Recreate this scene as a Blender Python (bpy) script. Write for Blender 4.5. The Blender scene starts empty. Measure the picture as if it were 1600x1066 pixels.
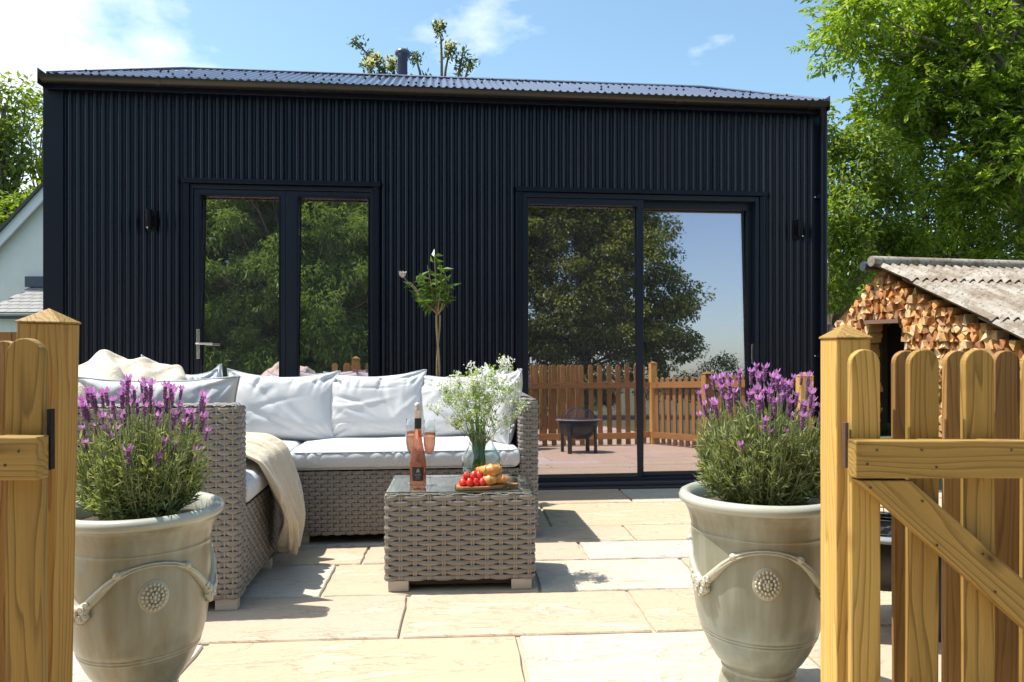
import bpy, bmesh, math, random
import numpy as np
from mathutils import Vector, Matrix
random.seed(7)
rng = np.random.default_rng(7)
R = math.radians
sc = bpy.context.scene
col = sc.collection

# ------------------------------------------------------------------ camera, sky, sun
cam_d = bpy.data.cameras.new('camera')
cam = bpy.data.objects.new('camera', cam_d)
col.objects.link(cam)
cam.location = (0, 0, 1.02)
cam.rotation_euler = (R(90), 0, 0)
cam_d.sensor_width = 36
cam_d.lens = 27.0
cam_d.shift_y = 0.0044
cam_d.clip_end = 2000
cam_d.clip_start = 0.05
sc.camera = cam

SUN = Vector((-.45, .085, 1.0)).normalized()
SUN_EL = math.asin(SUN.z)
SUN_AZ = math.atan2(SUN.x, SUN.y)
world = bpy.data.worlds.new('World')
sc.world = world
world.use_nodes = True
wn = world.node_tree
wn.nodes.clear()
W_ = lambda t: wn.nodes.new(t)
sky = W_('ShaderNodeTexSky'); sky.sky_type = 'NISHITA'; sky.sun_disc = False
sky.sun_elevation = SUN_EL; sky.sun_rotation = SUN_AZ
sky.air_density = 1.0; sky.dust_density = 1.4; sky.ozone_density = .7
geo = W_('ShaderNodeTexCoord')
mp = W_('ShaderNodeMapping'); mp.inputs['Scale'].default_value = (1.0, 1.0, 1.9)
mp.inputs['Location'].default_value = (0.35, 0.1, 0.55)
wn.links.new(geo.outputs['Generated'], mp.inputs['Vector'])
n1 = W_('ShaderNodeTexNoise'); n1.inputs['Scale'].default_value = 2.3; n1.inputs['Detail'].default_value = 9
n1.inputs['Roughness'].default_value = .56
wn.links.new(mp.outputs['Vector'], n1.inputs['Vector'])
sep = W_('ShaderNodeSeparateXYZ'); wn.links.new(geo.outputs['Generated'], sep.inputs[0])
ma = W_('ShaderNodeMath'); ma.operation = 'MULTIPLY_ADD'      # more cloud towards the left of the valley
wn.links.new(sep.outputs['X'], ma.inputs[0]); ma.inputs[1].default_value = -.32
wn.links.new(n1.outputs['Fac'], ma.inputs[2])
cr = W_('ShaderNodeValToRGB')
cr.color_ramp.elements[0].position = .60; cr.color_ramp.elements[0].color = (0, 0, 0, 1)
cr.color_ramp.elements[1].position = .76; cr.color_ramp.elements[1].color = (1, 1, 1, 1)
wn.links.new(ma.outputs[0], cr.inputs[0])
mixc = W_('ShaderNodeMix'); mixc.data_type = 'RGBA'
wn.links.new(cr.outputs[0], mixc.inputs['Factor'])
wn.links.new(sky.outputs[0], mixc.inputs['A'])
tintn = W_('ShaderNodeMix'); tintn.data_type = 'RGBA'; tintn.blend_type = 'MULTIPLY'; tintn.inputs['Factor'].default_value = 1; tintn.inputs['B'].default_value = (.94, 1.10, 1.05, 1)
wn.links.new(sky.outputs[0], tintn.inputs['A']); wn.links.new(tintn.outputs['Result'], mixc.inputs['A'])
mixc.inputs['B'].default_value = (7.6, 7.8, 8.0, 1)
bg = W_('ShaderNodeBackground'); bg.inputs['Strength'].default_value = .135
wn.links.new(mixc.outputs['Result'], bg.inputs['Color'])
wo = W_('ShaderNodeOutputWorld'); wn.links.new(bg.outputs[0], wo.inputs[0])

sun_d = bpy.data.lights.new('sun', 'SUN'); sun_d.energy = 4.6; sun_d.angle = R(.5); sun_d.color = (1, .955, .88)
sun = bpy.data.objects.new('sun', sun_d); col.objects.link(sun)
sun.rotation_euler = (-SUN).to_track_quat('-Z', 'Y').to_euler()

sc.view_settings.view_transform = 'Standard'
sc.view_settings.look = 'None'
sc.view_settings.gamma = 1
sc.view_settings.use_curve_mapping = False
sc.view_settings.exposure = .66
sc.render.engine = 'CYCLES'
sc.cycles.use_denoising = True
sc.cycles.max_bounces = 8
sc.cycles.transparent_max_bounces = 24
sc.cycles.caustics_reflective = False
sc.cycles.caustics_refractive = False
sc.cycles.sample_clamp_indirect = 6

# ------------------------------------------------------------------ materials
class NT:
    def __init__(s, name):
        s.m = bpy.data.materials.new(name); s.m.use_nodes = True
        s.t = s.m.node_tree; s.t.nodes.clear()
        s.out = s.t.nodes.new('ShaderNodeOutputMaterial')
    def n(s, t, **kw):
        x = s.t.nodes.new(t)
        for k, v in kw.items():
            if k in x.inputs.keys(): s.set(x.inputs[k], v)
            else: setattr(x, k, v)
        return x
    def set(s, inp, v):
        if isinstance(v, bpy.types.NodeSocket): s.t.links.new(v, inp)
        elif isinstance(v, (tuple, list)) and len(v) == 3 and inp.type == 'RGBA': inp.default_value = (*v, 1)
        else: inp.default_value = v
    def math(s, op, a, b=None, c=None):
        x = s.t.nodes.new('ShaderNodeMath'); x.operation = op
        s.set(x.inputs[0], a)
        if b is not None: s.set(x.inputs[1], b)
        if c is not None: s.set(x.inputs[2], c)
        return x.outputs[0]
    def mix(s, f, a, b, mode='MIX'):
        x = s.t.nodes.new('ShaderNodeMix'); x.data_type = 'RGBA'; x.blend_type = mode
        s.set(x.inputs['Factor'], f); s.set(x.inputs['A'], a); s.set(x.inputs['B'], b)
        return x.outputs['Result']
    def ramp(s, f, stops, interp='LINEAR'):
        x = s.t.nodes.new('ShaderNodeValToRGB'); s.set(x.inputs[0], f)
        r = x.color_ramp; r.interpolation = interp
        while len(r.elements) > 1: r.elements.remove(r.elements[0])
        for i, (p, c) in enumerate(stops):
            e = r.elements[0] if i == 0 else r.elements.new(p)
            e.position = p; e.color = (*c, 1) if len(c) == 3 else c
        return x.outputs[0]
    def coord(s, scale=(1, 1, 1), rand=0, kind='Object'):
        tc = s.n('ShaderNodeTexCoord')
        m = s.n('ShaderNodeMapping'); s.t.links.new(tc.outputs[kind], m.inputs['Vector'])
        m.inputs['Scale'].default_value = scale
        if rand:
            oi = s.n('ShaderNodeObjectInfo'); r = s.math('MULTIPLY', oi.outputs['Random'], rand)
            cb = s.n('ShaderNodeCombineXYZ', X=r, Y=r, Z=r); s.t.links.new(cb.outputs[0], m.inputs['Location'])
        return m.outputs[0]
    def noise(s, vec, scale=5, detail=4, rough=.5, dist=0):
        return s.n('ShaderNodeTexNoise', Vector=vec, Scale=scale, Detail=detail, Roughness=rough, Distortion=dist).outputs['Fac']
    def bsdf(s, **kw):
        b = s.n('ShaderNodeBsdfPrincipled')
        for k, v in kw.items(): s.set(b.inputs[k.replace('_', ' ')], v)
        return b
    def bump(s, h, strength=.3, dist=.01, normal=None):
        b = s.n('ShaderNodeBump', Height=h, Strength=strength, Distance=dist)
        if normal is not None: s.set(b.inputs['Normal'], normal)
        return b.outputs[0]
    def done(s, sh):
        s.t.links.new(sh.outputs[0] if hasattr(sh, 'outputs') else sh, s.out.inputs['Surface']); return s.m

def simple(name, c, rough=.5, metal=0, var=.12, scale=6, bump=0, spec=.5, rand=3, bscale=60):
    t = NT(name); v = t.coord(rand=rand)
    n = t.noise(v, scale, 5)
    cc = t.mix(n, tuple(x * (1 - var) for x in c), tuple(min(1, x * (1 + var)) for x in c))
    kw = dict(Base_Color=cc, Roughness=rough, Metallic=metal, Specular_IOR_Level=spec)
    if bump: kw['Normal'] = t.bump(t.noise(v, bscale, 4), bump, .004)
    return t.done(t.bsdf(**kw))

def wood(name, light, dark, knots=True, rough=.6, ring=26, alongX=False):
    t = NT(name)
    v = t.coord((1, 1, .09), rand=5.3)
    if alongX: v = t.coord((.09, 1, 1), rand=5.3)
    nz = t.n('ShaderNodeTexNoise', Vector=v, Scale=9.0, Detail=3.0)
    add = t.n('ShaderNodeVectorMath', operation='MULTIPLY_ADD')
    t.set(add.inputs[0], nz.outputs['Color']); add.inputs[1].default_value = (.12, .12, .12); t.set(add.inputs[2], v)
    w = t.n('ShaderNodeTexWave', wave_type='RINGS', rings_direction='X' if alongX else 'Z', wave_profile='SAW', Vector=add.outputs[0], Scale=ring, Distortion=1.2, Detail=2.0)
    lines = t.ramp(w.outputs['Fac'], [(0, (0, 0, 0)), (.62, (.18, .18, .18)), (.93, (1, 1, 1)), (1, (0, 0, 0))])
    fine = t.ramp(t.noise(t.coord((150, 150, 4) if not alongX else (4, 150, 150), rand=3), 1, 4, .7), [(.3, (0, 0, 0)), (.7, (1, 1, 1))])
    big = t.noise(t.coord((3, 3, 1.2), rand=9), 2.0, 2)
    c = t.mix(t.math('MULTIPLY', lines, .88), light, dark)
    c = t.mix(t.math('MULTIPLY', fine, .38), c, dark)
    chk = t.noise(t.coord((60, 60, 1.4) if not alongX else (1.4, 60, 60), rand=6), 1, 2)
    c = t.mix(t.ramp(chk, [(.70, (0, 0, 0)), (.74, (.8, .8, .8))]), c, tuple(x * .4 for x in dark))
    c = t.mix(t.ramp(big, [(.35, (0, 0, 0)), (.75, (.5, .5, .5))]), c, tuple(x * .75 for x in light))
    if knots:
        kv = t.coord((6, .6, 3.2) if not alongX else (3.2, .6, 6), rand=11)
        vo = t.n('ShaderNodeTexVoronoi', Vector=kv, Scale=1.6)
        kd = t.math('ADD', vo.outputs['Distance'], t.math('MULTIPLY', t.noise(kv, 8, 2), .06))
        hit = t.math('GREATER_THAN', t.n('ShaderNodeSeparateColor', Color=vo.outputs['Color']).outputs[0], .66)
        k = t.ramp(t.math('ADD', kd, t.math('SUBTRACT', 1.0, hit)), [(.06, (1, 1, 1)), (.10, (.6, .6, .6)), (.26, (0, 0, 0))])
        c = t.mix(k, c, (dark[0] * .45, dark[1] * .35, dark[2] * .3))
    oi = t.n('ShaderNodeObjectInfo'); rv = t.math('MULTIPLY_ADD', oi.outputs['Random'], .42, .76)
    cbn = t.n('ShaderNodeCombineXYZ', X=rv, Y=t.math('POWER', rv, 1.12), Z=t.math('POWER', rv, 1.3)); c = t.mix(1, c, cbn.outputs[0], 'MULTIPLY')
    b = t.bump(t.math('ADD', t.math('MULTIPLY', lines, .7), fine), .5, .0018)
    return t.done(t.bsdf(Base_Color=c, Roughness=rough, Normal=b, Specular_IOR_Level=.3))

M = {}
M['pine'] = wood('pine', (.67, .405, .115), (.30, .15, .034))
M['pine_green'] = wood('pine_treated', (.49, .305, .082), (.17, .095, .022))
M['pine_dark'] = wood('pine_amber', (.40, .225, .075), (.20, .095, .026))
M['board_brown'] = wood('board_brown', (.42, .20, .07), (.25, .10, .03), knots=False)
M['chopping'] = wood('chopping', (.50, .26, .11), (.24, .10, .04), knots=False, alongX=True, ring=40)
M['lintel'] = simple('old_wood', (.22, .13, .09), .8, bump=.4)

def painted():
    t = NT('black_corrugated'); v = t.coord(rand=2)
    n = t.noise(v, 2.2, 5)
    st = t.noise(t.coord((14, 14, .5)), 1.5, 4)
    c = t.mix(n, (.003, .0052, .015), (.0065, .0095, .025))
    c = t.mix(t.math('MULTIPLY', t.ramp(st, [(.5, (0, 0, 0)), (.8, (1, 1, 1))]), .35), c, (.014, .015, .02))
    return t.done(t.bsdf(Base_Color=c, Roughness=t.math('MULTIPLY_ADD', n, .22, .22), Specular_IOR_Level=.42))
M['black_sheet'] = painted()
M['roof_sheet'] = simple('roof_sheet', (.07, .085, .145), .30, spec=.8, var=.25, scale=3)  # same dark sheeting as the walls, sky sheen lifted into its base colour
M['frame'] = simple('frame_paint', (.010, .015, .030), .38, spec=.35, var=.08)
M['frame_brown'] = simple('sill_paint', (.055, .05, .055), .5, var=.1)
M['gutter'] = simple('gutter', (.022, .019, .018), .3, var=.2)
M['trim'] = simple('trim', (.006, .009, .020), .4, spec=.25, var=.15)
M['lamp_black'] = simple('lamp_black', (.004, .004, .006), .5, spec=.2)
M['chrome'] = simple('chrome', (.6, .6, .58), .25, metal=1, var=.05)
M['dark_room'] = simple('dark_room', (.035, .033, .032), .8)
M['room_floor'] = simple('room_floor', (.10, .08, .07), .5)
M['mortar'] = simple('mortar', (.42, .35, .26), .9, bump=.6)
M['dark_gravel'] = simple('dark_channel', (.035, .036, .04), .6)

def glass_pane():
    t = NT('window_glass')
    gl = t.n('ShaderNodeBsdfGlossy', Color=(1.0, .87, .98), Roughness=0.0)
    v = t.coord(); wob = t.bump(t.noise(v, 1.6, 1), .02, .02)
    t.set(gl.inputs['Normal'], wob)
    tr = t.n('ShaderNodeBsdfTransparent', Color=(.62, .66, .66))
    lw = t.n('ShaderNodeLayerWeight', Blend=.25)
    f = t.math('MULTIPLY_ADD', lw.outputs['Fresnel'], .5, .50)
    mx = t.n('ShaderNodeMixShader'); t.set(mx.inputs[0], f)
    t.t.links.new(tr.outputs[0], mx.inputs[1]); t.t.links.new(gl.outputs[0], mx.inputs[2])
    df = t.n('ShaderNodeBsdfDiffuse', Color=(.62, .60, .74)); m3 = t.n('ShaderNodeMixShader'); m3.inputs[0].default_value = .032  # thin lavender diffuse film, put in to haze and pale the reflections
    t.t.links.new(mx.outputs[0], m3.inputs[1]); t.t.links.new(df.outputs[0], m3.inputs[2])
    return t.done(m3)
M['glass'] = glass_pane()

def clear_glass(name, tint, fres=.25, base=.05, rough=0.0):
    t = NT(name)
    gl = t.n('ShaderNodeBsdfGlossy', Color=(1, 1, 1), Roughness=rough)
    tr = t.n('ShaderNodeBsdfTransparent', Color=tint)
    lw = t.n('ShaderNodeLayerWeight', Blend=fres); bf = t.n('ShaderNodeNewGeometry').outputs['Backfacing']
    f = t.math('MULTIPLY', t.math('ADD', t.math('MULTIPLY', t.math('POWER', lw.outputs['Facing'], 3.5), fres), base), t.math('SUBTRACT', 1.0, bf))
    mx = t.n('ShaderNodeMixShader'); t.set(mx.inputs[0], f)
    t.t.links.new(tr.outputs[0], mx.inputs[1]); t.t.links.new(gl.outputs[0], mx.inputs[2])
    return t.done(mx)
M['clear'] = clear_glass('clear_glass', (.96, .97, .97), .75, .035)
M['table_glass'] = clear_glass('table_glass', (.94, .985, .96), .35, .34)
M['edge_glass'] = simple('edge_glass', (.02, .07, .055), .1)
def rose():
    t = NT('rose_wine')
    b = t.bsdf(Base_Color=(.58, .25, .16), Roughness=.04, Specular_IOR_Level=.7)
    tl = t.n('ShaderNodeBsdfGlass', Color=(.97, .64, .50), IOR=1.33, Roughness=.0); tr = t.n('ShaderNodeBsdfTransparent', Color=(.94, .62, .50))
    m1 = t.n('ShaderNodeMixShader'); m1.inputs[0].default_value = .72; t.t.links.new(b.outputs[0], m1.inputs[1]); t.t.links.new(tl.outputs[0], m1.inputs[2])
    m2 = t.n('ShaderNodeMixShader'); m2.inputs[0].default_value = .30; t.t.links.new(m1.outputs[0], m2.inputs[1]); t.t.links.new(tr.outputs[0], m2.inputs[2])
    return t.done(m2)
M['rose'] = rose()
M['foil'] = simple('bottle_foil', (.62, .55, .52), .3, metal=.6, bump=.5)
M['bottle_dark'] = simple('neck_glass', (.30, .12, .08), .06)
M['label_black'] = simple('label_black', (.012, .012, .014), .4)
M['label_grey'] = simple('label_print', (.35, .36, .38), .4)

def slab():
    t = NT('sandstone')
    oi = t.n('ShaderNodeObjectInfo')
    v = t.coord(rand=17)
    n1 = t.noise(v, 3.2, 6, .6, .6); n2 = t.noise(v, 34, 5, .6); n3 = t.noise(t.coord((1, 3.5, 1), rand=7), 2.4, 5, .55, 1.2)
    base = oi.outputs['Color']
    c = t.mix(t.ramp(n1, [(.3, (0, 0, 0)), (.72, (1, 1, 1))]), base, t.mix(.55, base, (.52, .40, .27)))
    c = t.mix(t.ramp(n3, [(.55, (0, 0, 0)), (.68, (.5, .5, .5))]), c, t.mix(.6, base, (.62, .60, .55)))
    c = t.mix(t.math('MULTIPLY', n2, .42), c, (.30, .24, .17))
    sp = t.noise(v, 9, 6, .7); c = t.mix(t.ramp(sp, [(.60, (0, 0, 0)), (.70, (.45, .45, .45))]), c, (.26, .20, .14))
    rid = t.ramp(n3, [(.40, (0, 0, 0)), (.44, (1, 1, 1)), (.52, (.3, .3, .3)), (.56, (1, 1, 1)), (.6, (.6, .6, .6))])
    c = t.mix(t.ramp(n3, [(.552, (0, 0, 0)), (.565, (.7, .7, .7)), (.572, (0, 0, 0))]), c, (.20, .15, .10))
    h = t.math('ADD', t.math('MULTIPLY', rid, .5), t.math('ADD', t.math('MULTIPLY', n2, .35), n1))
    return t.done(t.bsdf(Base_Color=c, Roughness=.75, Normal=t.bump(h, .6, .007), Specular_IOR_Level=.3))
M['slab'] = slab()

def rattan():
    t = NT('rattan')
    v = t.coord((1, 1, 1), rand=3)
    n = t.noise(t.coord((4, 4, 260), rand=5), 1.2, 3)
    n2 = t.noise(v, 9, 3)
    c = t.mix(n2, (.19, .17, .15), (.30, .27, .24))
    c = t.mix(t.ramp(n, [(.4, (0, 0, 0)), (.7, (1, 1, 1))]), c, (.17, .15, .13))
    return t.done(t.bsdf(Base_Color=c, Roughness=.42, Normal=t.bump(n, .3, .001), Specular_IOR_Level=.5))
M['rattan'] = rattan()
M['rattan_pale'] = simple('rattan_upright', (.30, .26, .22), .5, var=.15)
M['core'] = simple('rattan_core', (.045, .035, .028), .9)
M['foot'] = simple('furniture_foot', (.50, .43, .36), .5)

def fabric(name, c, bump=.25, fuzz=0, sc_=420):
    t = NT(name); v = t.coord(rand=3)
    w1 = t.n('ShaderNodeTexWave', Vector=v, Scale=sc_, bands_direction='X', Distortion=.6).outputs['Fac']
    w2 = t.n('ShaderNodeTexWave', Vector=v, Scale=sc_, bands_direction='Z', Distortion=.6).outputs['Fac']
    n = t.noise(v, 5, 5); n2 = t.noise(v, 120 if not fuzz else 260, 3)
    cc = t.mix(n, tuple(x * .88 for x in c), tuple(min(1, x * 1.06) for x in c))
    cc = t.mix(t.math('MULTIPLY', n2, .25), cc, tuple(x * .7 for x in c))
    h = t.math('ADD', t.math('MULTIPLY', w1, w2), t.math('MULTIPLY', n2, 1.2))
    if fuzz: h = t.math('ADD', n2, t.math('MULTIPLY', t.noise(v, 45, 4), 1.5))
    return t.done(t.bsdf(Base_Color=cc, Roughness=.9, Normal=t.bump(h, bump, .002 if not fuzz else .006), Sheen_Weight=.25 if fuzz else .1, Specular_IOR_Level=.15))
M['fabric'] = fabric('grey_fabric', (.665, .665, .67))
M['piping'] = fabric('piping', (.42, .45, .50))
M['throw'] = fabric('cream_throw', (.76, .65, .50), .7, 1)

def leafmat(name, c1, c2, trans=.45, rough=.45, c3=None, tint=(1.3, 1.28, .5)):
    t = NT(name)
    g = t.n('ShaderNodeNewGeometry')
    rp = g.outputs['Random Per Island']
    st = [(0, c1), (1, c2)] if c3 is None else [(0, c1), (.8, c2), (1, c3)]
    c = t.ramp(rp, st)
    b = t.bsdf(Base_Color=c, Roughness=rough, Specular_IOR_Level=.4)
    tl = t.n('ShaderNodeBsdfTranslucent'); t.set(tl.inputs[0], t.mix(1, c, tint, 'MULTIPLY'))
    mx = t.n('ShaderNodeMixShader'); mx.inputs[0].default_value = trans
    t.t.links.new(b.outputs[0], mx.inputs[1]); t.t.links.new(tl.outputs[0], mx.inputs[2])
    return t.done(mx)
M['leaf_ash'] = leafmat('leaf_ash', (.10, .18, .02), (.27, .38, .055), .6, .35, (.42, .47, .12))
M['leaf_mid'] = leafmat('leaf_mid', (.09, .16, .02), (.26, .34, .06), .55)
M['leaf_dark'] = leafmat('leaf_dark', (.025, .06, .015), (.075, .13, .028), .35)
M['leaf_left'] = leafmat('leaf_left', (.14, .20, .04), (.30, .37, .08), .5)
M['leaf_willow'] = leafmat('leaf_willow', (.12, .22, .04), (.30, .44, .10), .45)
M['leaf_fir'] = leafmat('leaf_conifer', (.10, .15, .025), (.30, .34, .07), .35)
M['leaf_lav'] = leafmat('leaf_lavender', (.13, .18, .06), (.42, .46, .26), .4, .6)
M['leaf_mag'] = leafmat('leaf_glossy', (.05, .12, .02), (.17, .27, .05), .35, .25)
M['leaf_rhodo'] = leafmat('leaf_shrub', (.07, .10, .05), (.14, .19, .08), .3, .4)
M['petal_yellow'] = leafmat('petal_yellow', (.75, .68, .25), (.85, .82, .55), .4, tint=(1, 1, .9))
M['petal_white'] = leafmat('petal_white', (.80, .82, .76), (.90, .90, .88), .35, .6, (.70, .78, .50), tint=(1, 1, .95))
M['stem_green'] = simple('stem_green', (.20, .34, .06), .5)
M['stem_dark'] = simple('stem_green_dark', (.05, .14, .03), .35)
M['purple'] = leafmat('lavender_bract', (.44, .14, .42), (.68, .34, .62), .4, .6, tint=(1, .95, 1.1))
M['purple_dark'] = leafmat('lavender_spike', (.15, .06, .19), (.34, .17, .30), .2, .7, tint=(1, 1, 1))
M['pink_petal'] = simple('pink_petal', (.70, .60, .60), .5)
M['bark'] = simple('bark', (.16, .125, .09), .9, var=.4, scale=12, bump=.8, bscale=30)
M['bark_grey'] = simple('bark_grey', (.22, .19, .15), .9, var=.35, scale=10, bump=.8, bscale=30)
M['bark_pale'] = simple('bark_pale', (.38, .27, .15), .8, var=.3, scale=30)
M['soil'] = simple('soil', (.06, .045, .03), 1, var=.4, bump=1)
M['grass_ground'] = simple('grass_ground', (.07, .085, .035), .95, var=.4, scale=1.5, bump=1)
M['hill'] = simple('hill_green', (.05, .085, .06), .95, var=.3, scale=.05)

def pot():
    t = NT('glazed_stoneware')
    v = t.coord((1, 1, .10), rand=4); v2 = t.coord(rand=4)
    st = t.noise(v, 26, 5, .6); bg_ = t.noise(v2, 3.5, 4); sp = t.noise(v2, 70, 4)
    c = t.mix(t.ramp(bg_, [(.38, (0, 0, 0)), (.64, (1, 1, 1))]), (.20, .21, .16), (.25, .215, .135))
    c = t.mix(t.ramp(st, [(.42, (0, 0, 0)), (.72, (.7, .7, .7))]), c, (.34, .345, .28))
    c = t.mix(t.ramp(st, [(.25, (.6, .6, .6)), (.42, (0, 0, 0))]), c, (.20, .16, .085))
    bl = t.noise(v2, 5.5, 5)
    c = t.mix(t.ramp(bl, [(.60, (0, 0, 0)), (.72, (.5, .5, .5))]), c, (.28, .33, .32))
    g = t.n('ShaderNodeNewGeometry')
    edge = t.ramp(g.outputs['Pointiness'], [(.5, (0, 0, 0)), (.6, (.8, .8, .8))])
    c = t.mix(edge, c, (.56, .54, .44))
    return t.done(t.bsdf(Base_Color=c, Roughness=.33, Normal=t.bump(sp, .12, .002), Coat_Weight=.25, Coat_Roughness=.2))
M['pot'] = pot()
M['pot_rim'] = simple('pot_rim_glaze', (.40, .41, .35), .3, var=.15, scale=9)

def logm():
    t = NT('split_log'); oi = t.n('ShaderNodeObjectInfo')
    v = t.coord(rand=9)
    n = t.noise(v, 26, 4); n2 = t.noise(v, 7, 3)
    c = t.mix(n2, oi.outputs['Color'], t.mix(.5, oi.outputs['Color'], (.42, .20, .08)))
    c = t.mix(t.ramp(n, [(.5, (0, 0, 0)), (.75, (.5, .5, .5))]), c, (.28, .13, .055))
    return t.done(t.bsdf(Base_Color=c, Roughness=.85, Normal=t.bump(n, .5, .004)))
M['log'] = logm()

def asbestos():
    t = NT('weathered_roof'); v = t.coord(rand=1)
    n = t.noise(v, 2.6, 7, .62); n2 = t.noise(v, 22, 6, .7)
    c = t.mix(n2, (.27, .24, .20), (.50, .46, .40))
    c = t.mix(t.ramp(n, [(.42, (0, 0, 0)), (.58, (.85, .85, .85))]), c, (.20, .15, .105))
    c = t.mix(t.ramp(n2, [(.50, (0, 0, 0)), (.62, (.85, .85, .85))]), c, (.11, .08, .055))
    return t.done(t.bsdf(Base_Color=c, Roughness=.9, Normal=t.bump(n2, .5, .006)))
M['asbestos'] = asbestos()
M['render_white'] = simple('white_render', (.80, .79, .76), .85, var=.06, bump=.3)
M['fascia_white'] = simple('white_fascia', (.78, .79, .82), .5, var=.04)
M['slate'] = simple('slate', (.22, .215, .21), .6, var=.25, scale=4)
M['slate_dark'] = simple('slate_dark', (.05, .05, .06), .6)
M['lead'] = simple('lead', (.06, .075, .11), .5)
M['iron'] = simple('fire_pit_iron', (.018, .018, .02), .45, bump=.2)
M['iron_grey'] = simple('fire_pit_rim', (.22, .23, .24), .4)
M['strawberry'] = simple('strawberry', (.66, .035, .02), .28, var=.35, scale=25, bump=.6, bscale=170)
def crois():
    t = NT('croissant'); v = t.coord(rand=5)
    n = t.noise(v, 40, 4); g = t.n('ShaderNodeNewGeometry')
    c = t.mix(t.ramp(n, [(.35, (0, 0, 0)), (.65, (1, 1, 1))]), (.46, .16, .025), (.70, .36, .09))
    return t.done(t.bsdf(Base_Color=c, Roughness=.4, Normal=t.bump(n, .3, .003), Subsurface_Weight=.1))
M['croissant'] = crois()
M['hinge'] = simple('hinge_black', (.007, .006, .006), .5, spec=.2)
M['hinge_brown'] = simple('hinge_rust', (.09, .05, .035), .6)
M['screw'] = simple('screw', (.5, .42, .3), .35, metal=.8)
M['nail'] = simple('nail_head', (.035, .02, .012), .6)
# ------------------------------------------------------------------ mesh helpers
class G:
    def __init__(s): s.V = []; s.F = []; s.n = 0
    def add(s, V, F, mi=0):
        V = np.asarray(V, float).reshape(-1, 3)
        if isinstance(F, np.ndarray): s.F.append((F + s.n, mi))
        else:
            by = {}
            for f in F: by.setdefault(len(f), []).append(f)
            for k, fs in by.items(): s.F.append((np.array(fs) + s.n, mi))
        s.V.append(V); s.n += len(V); return s
    def xf(s, mat):
        A = np.array(mat)
        s.V = [v @ A[:3, :3].T + A[:3, 3] for v in s.V]; return s
    def merge(s, g, mat=None):
        if mat is not None: g.xf(mat)
        off = s.n
        for v in g.V: s.V.append(v); s.n += len(v)
        for f, mi in g.F: s.F.append((f + off, mi))
        return s
    def mesh(s, name, mats, smooth=False):
        me = bpy.data.meshes.new(name)
        V = np.concatenate(s.V)
        me.vertices.add(len(V)); me.vertices.foreach_set('co', V.ravel())
        li = np.concatenate([f.ravel() for f, _ in s.F])
        cnt = np.concatenate([np.full(len(f), f.shape[1]) for f, _ in s.F])
        mi = np.concatenate([np.full(len(f), m) for f, m in s.F])
        me.loops.add(len(li)); me.loops.foreach_set('vertex_index', li.astype(np.int32))
        me.polygons.add(len(cnt))
        st = np.concatenate([[0], np.cumsum(cnt)[:-1]])
        me.polygons.foreach_set('loop_start', st.astype(np.int32))
        if not isinstance(mats, (list, tuple)): mats = [mats]
        for m in mats: me.materials.append(m)
        me.polygons.foreach_set('material_index', mi.astype(np.int32))
        me.polygons.foreach_set('use_smooth', np.full(len(cnt), bool(smooth)))
        me.update(calc_edges=True); me.validate()
        return me
    def build(s, name, mats, parent=None, smooth=False, loc=None, rot=None, bevel=0, seg=2):
        return link(name, s.mesh(name, mats, smooth), parent, loc, rot, bevel, seg)

def link(name, me, parent=None, loc=None, rot=None, bevel=0, seg=2):
    o = bpy.data.objects.new(name, me); col.objects.link(o)
    if parent is not None: o.parent = parent
    if loc is not None: o.location = loc
    if rot is not None: o.rotation_euler = rot
    if bevel:
        b = o.modifiers.new('bevel', 'BEVEL'); b.width = bevel; b.segments = seg; b.limit_method = 'ANGLE'; b.angle_limit = R(40)
    return o
def tag(o, label=None, cat=None, group=None, kind=None):
    if label: o['label'] = label
    if cat: o['category'] = cat
    if group: o['group'] = group
    if kind: o['kind'] = kind
    return o
def empty(name, loc=(0, 0, 0), rz=0, **kw):
    o = bpy.data.objects.new(name, None); col.objects.link(o)
    o.location = loc; o.rotation_euler = (0, 0, rz); o.empty_display_size = .1
    return tag(o, **kw)
def copy_tree(o, parent=None):
    c = o.copy(); col.objects.link(c)
    if parent is not None: c.parent = parent
    for ch in list(o.children): copy_tree(ch, c)
    return c

BF = [(0, 3, 2, 1), (4, 5, 6, 7), (0, 1, 5, 4), (1, 2, 6, 5), (2, 3, 7, 6), (3, 0, 4, 7)]
def box(x0, x1, y0, y1, z0, z1, g=None, mi=0):
    g = g or G()
    g.add([(x0, y0, z0), (x1, y0, z0), (x1, y1, z0), (x0, y1, z0), (x0, y0, z1), (x1, y0, z1), (x1, y1, z1), (x0, y1, z1)], BF, mi)
    return g
def prism(poly, y0, y1, g=None, mi=0):
    """poly in (x,z), ccw seen from -y; extruded from y0 to y1"""
    g = g or G(); n = len(poly)
    V = [(x, y0, z) for x, z in poly] + [(x, y1, z) for x, z in poly]
    F = [tuple(range(n)), tuple(range(2 * n - 1, n - 1, -1))] + [(i, n + i, n + (i + 1) % n, (i + 1) % n) for i in range(n)]
    g.add(V, F, mi); return g
def lathe(prof, n=48, g=None, mi=0, cx=0, cy=0, a0=0):
    g = g or G(); m = len(prof)
    P = np.array(prof); th = np.arange(n) * 2 * np.pi / n + a0
    V = np.zeros((m, n, 3)); V[:, :, 0] = cx + P[:, 0:1] * np.cos(th); V[:, :, 1] = cy + P[:, 0:1] * np.sin(th); V[:, :, 2] = P[:, 1:2]
    i, j = np.meshgrid(np.arange(m - 1), np.arange(n), indexing='ij'); j2 = (j + 1) % n
    F = np.stack([i * n + j, i * n + j2, (i + 1) * n + j2, (i + 1) * n + j], -1).reshape(-1, 4)
    g.add(V, F, mi); return g
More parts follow.
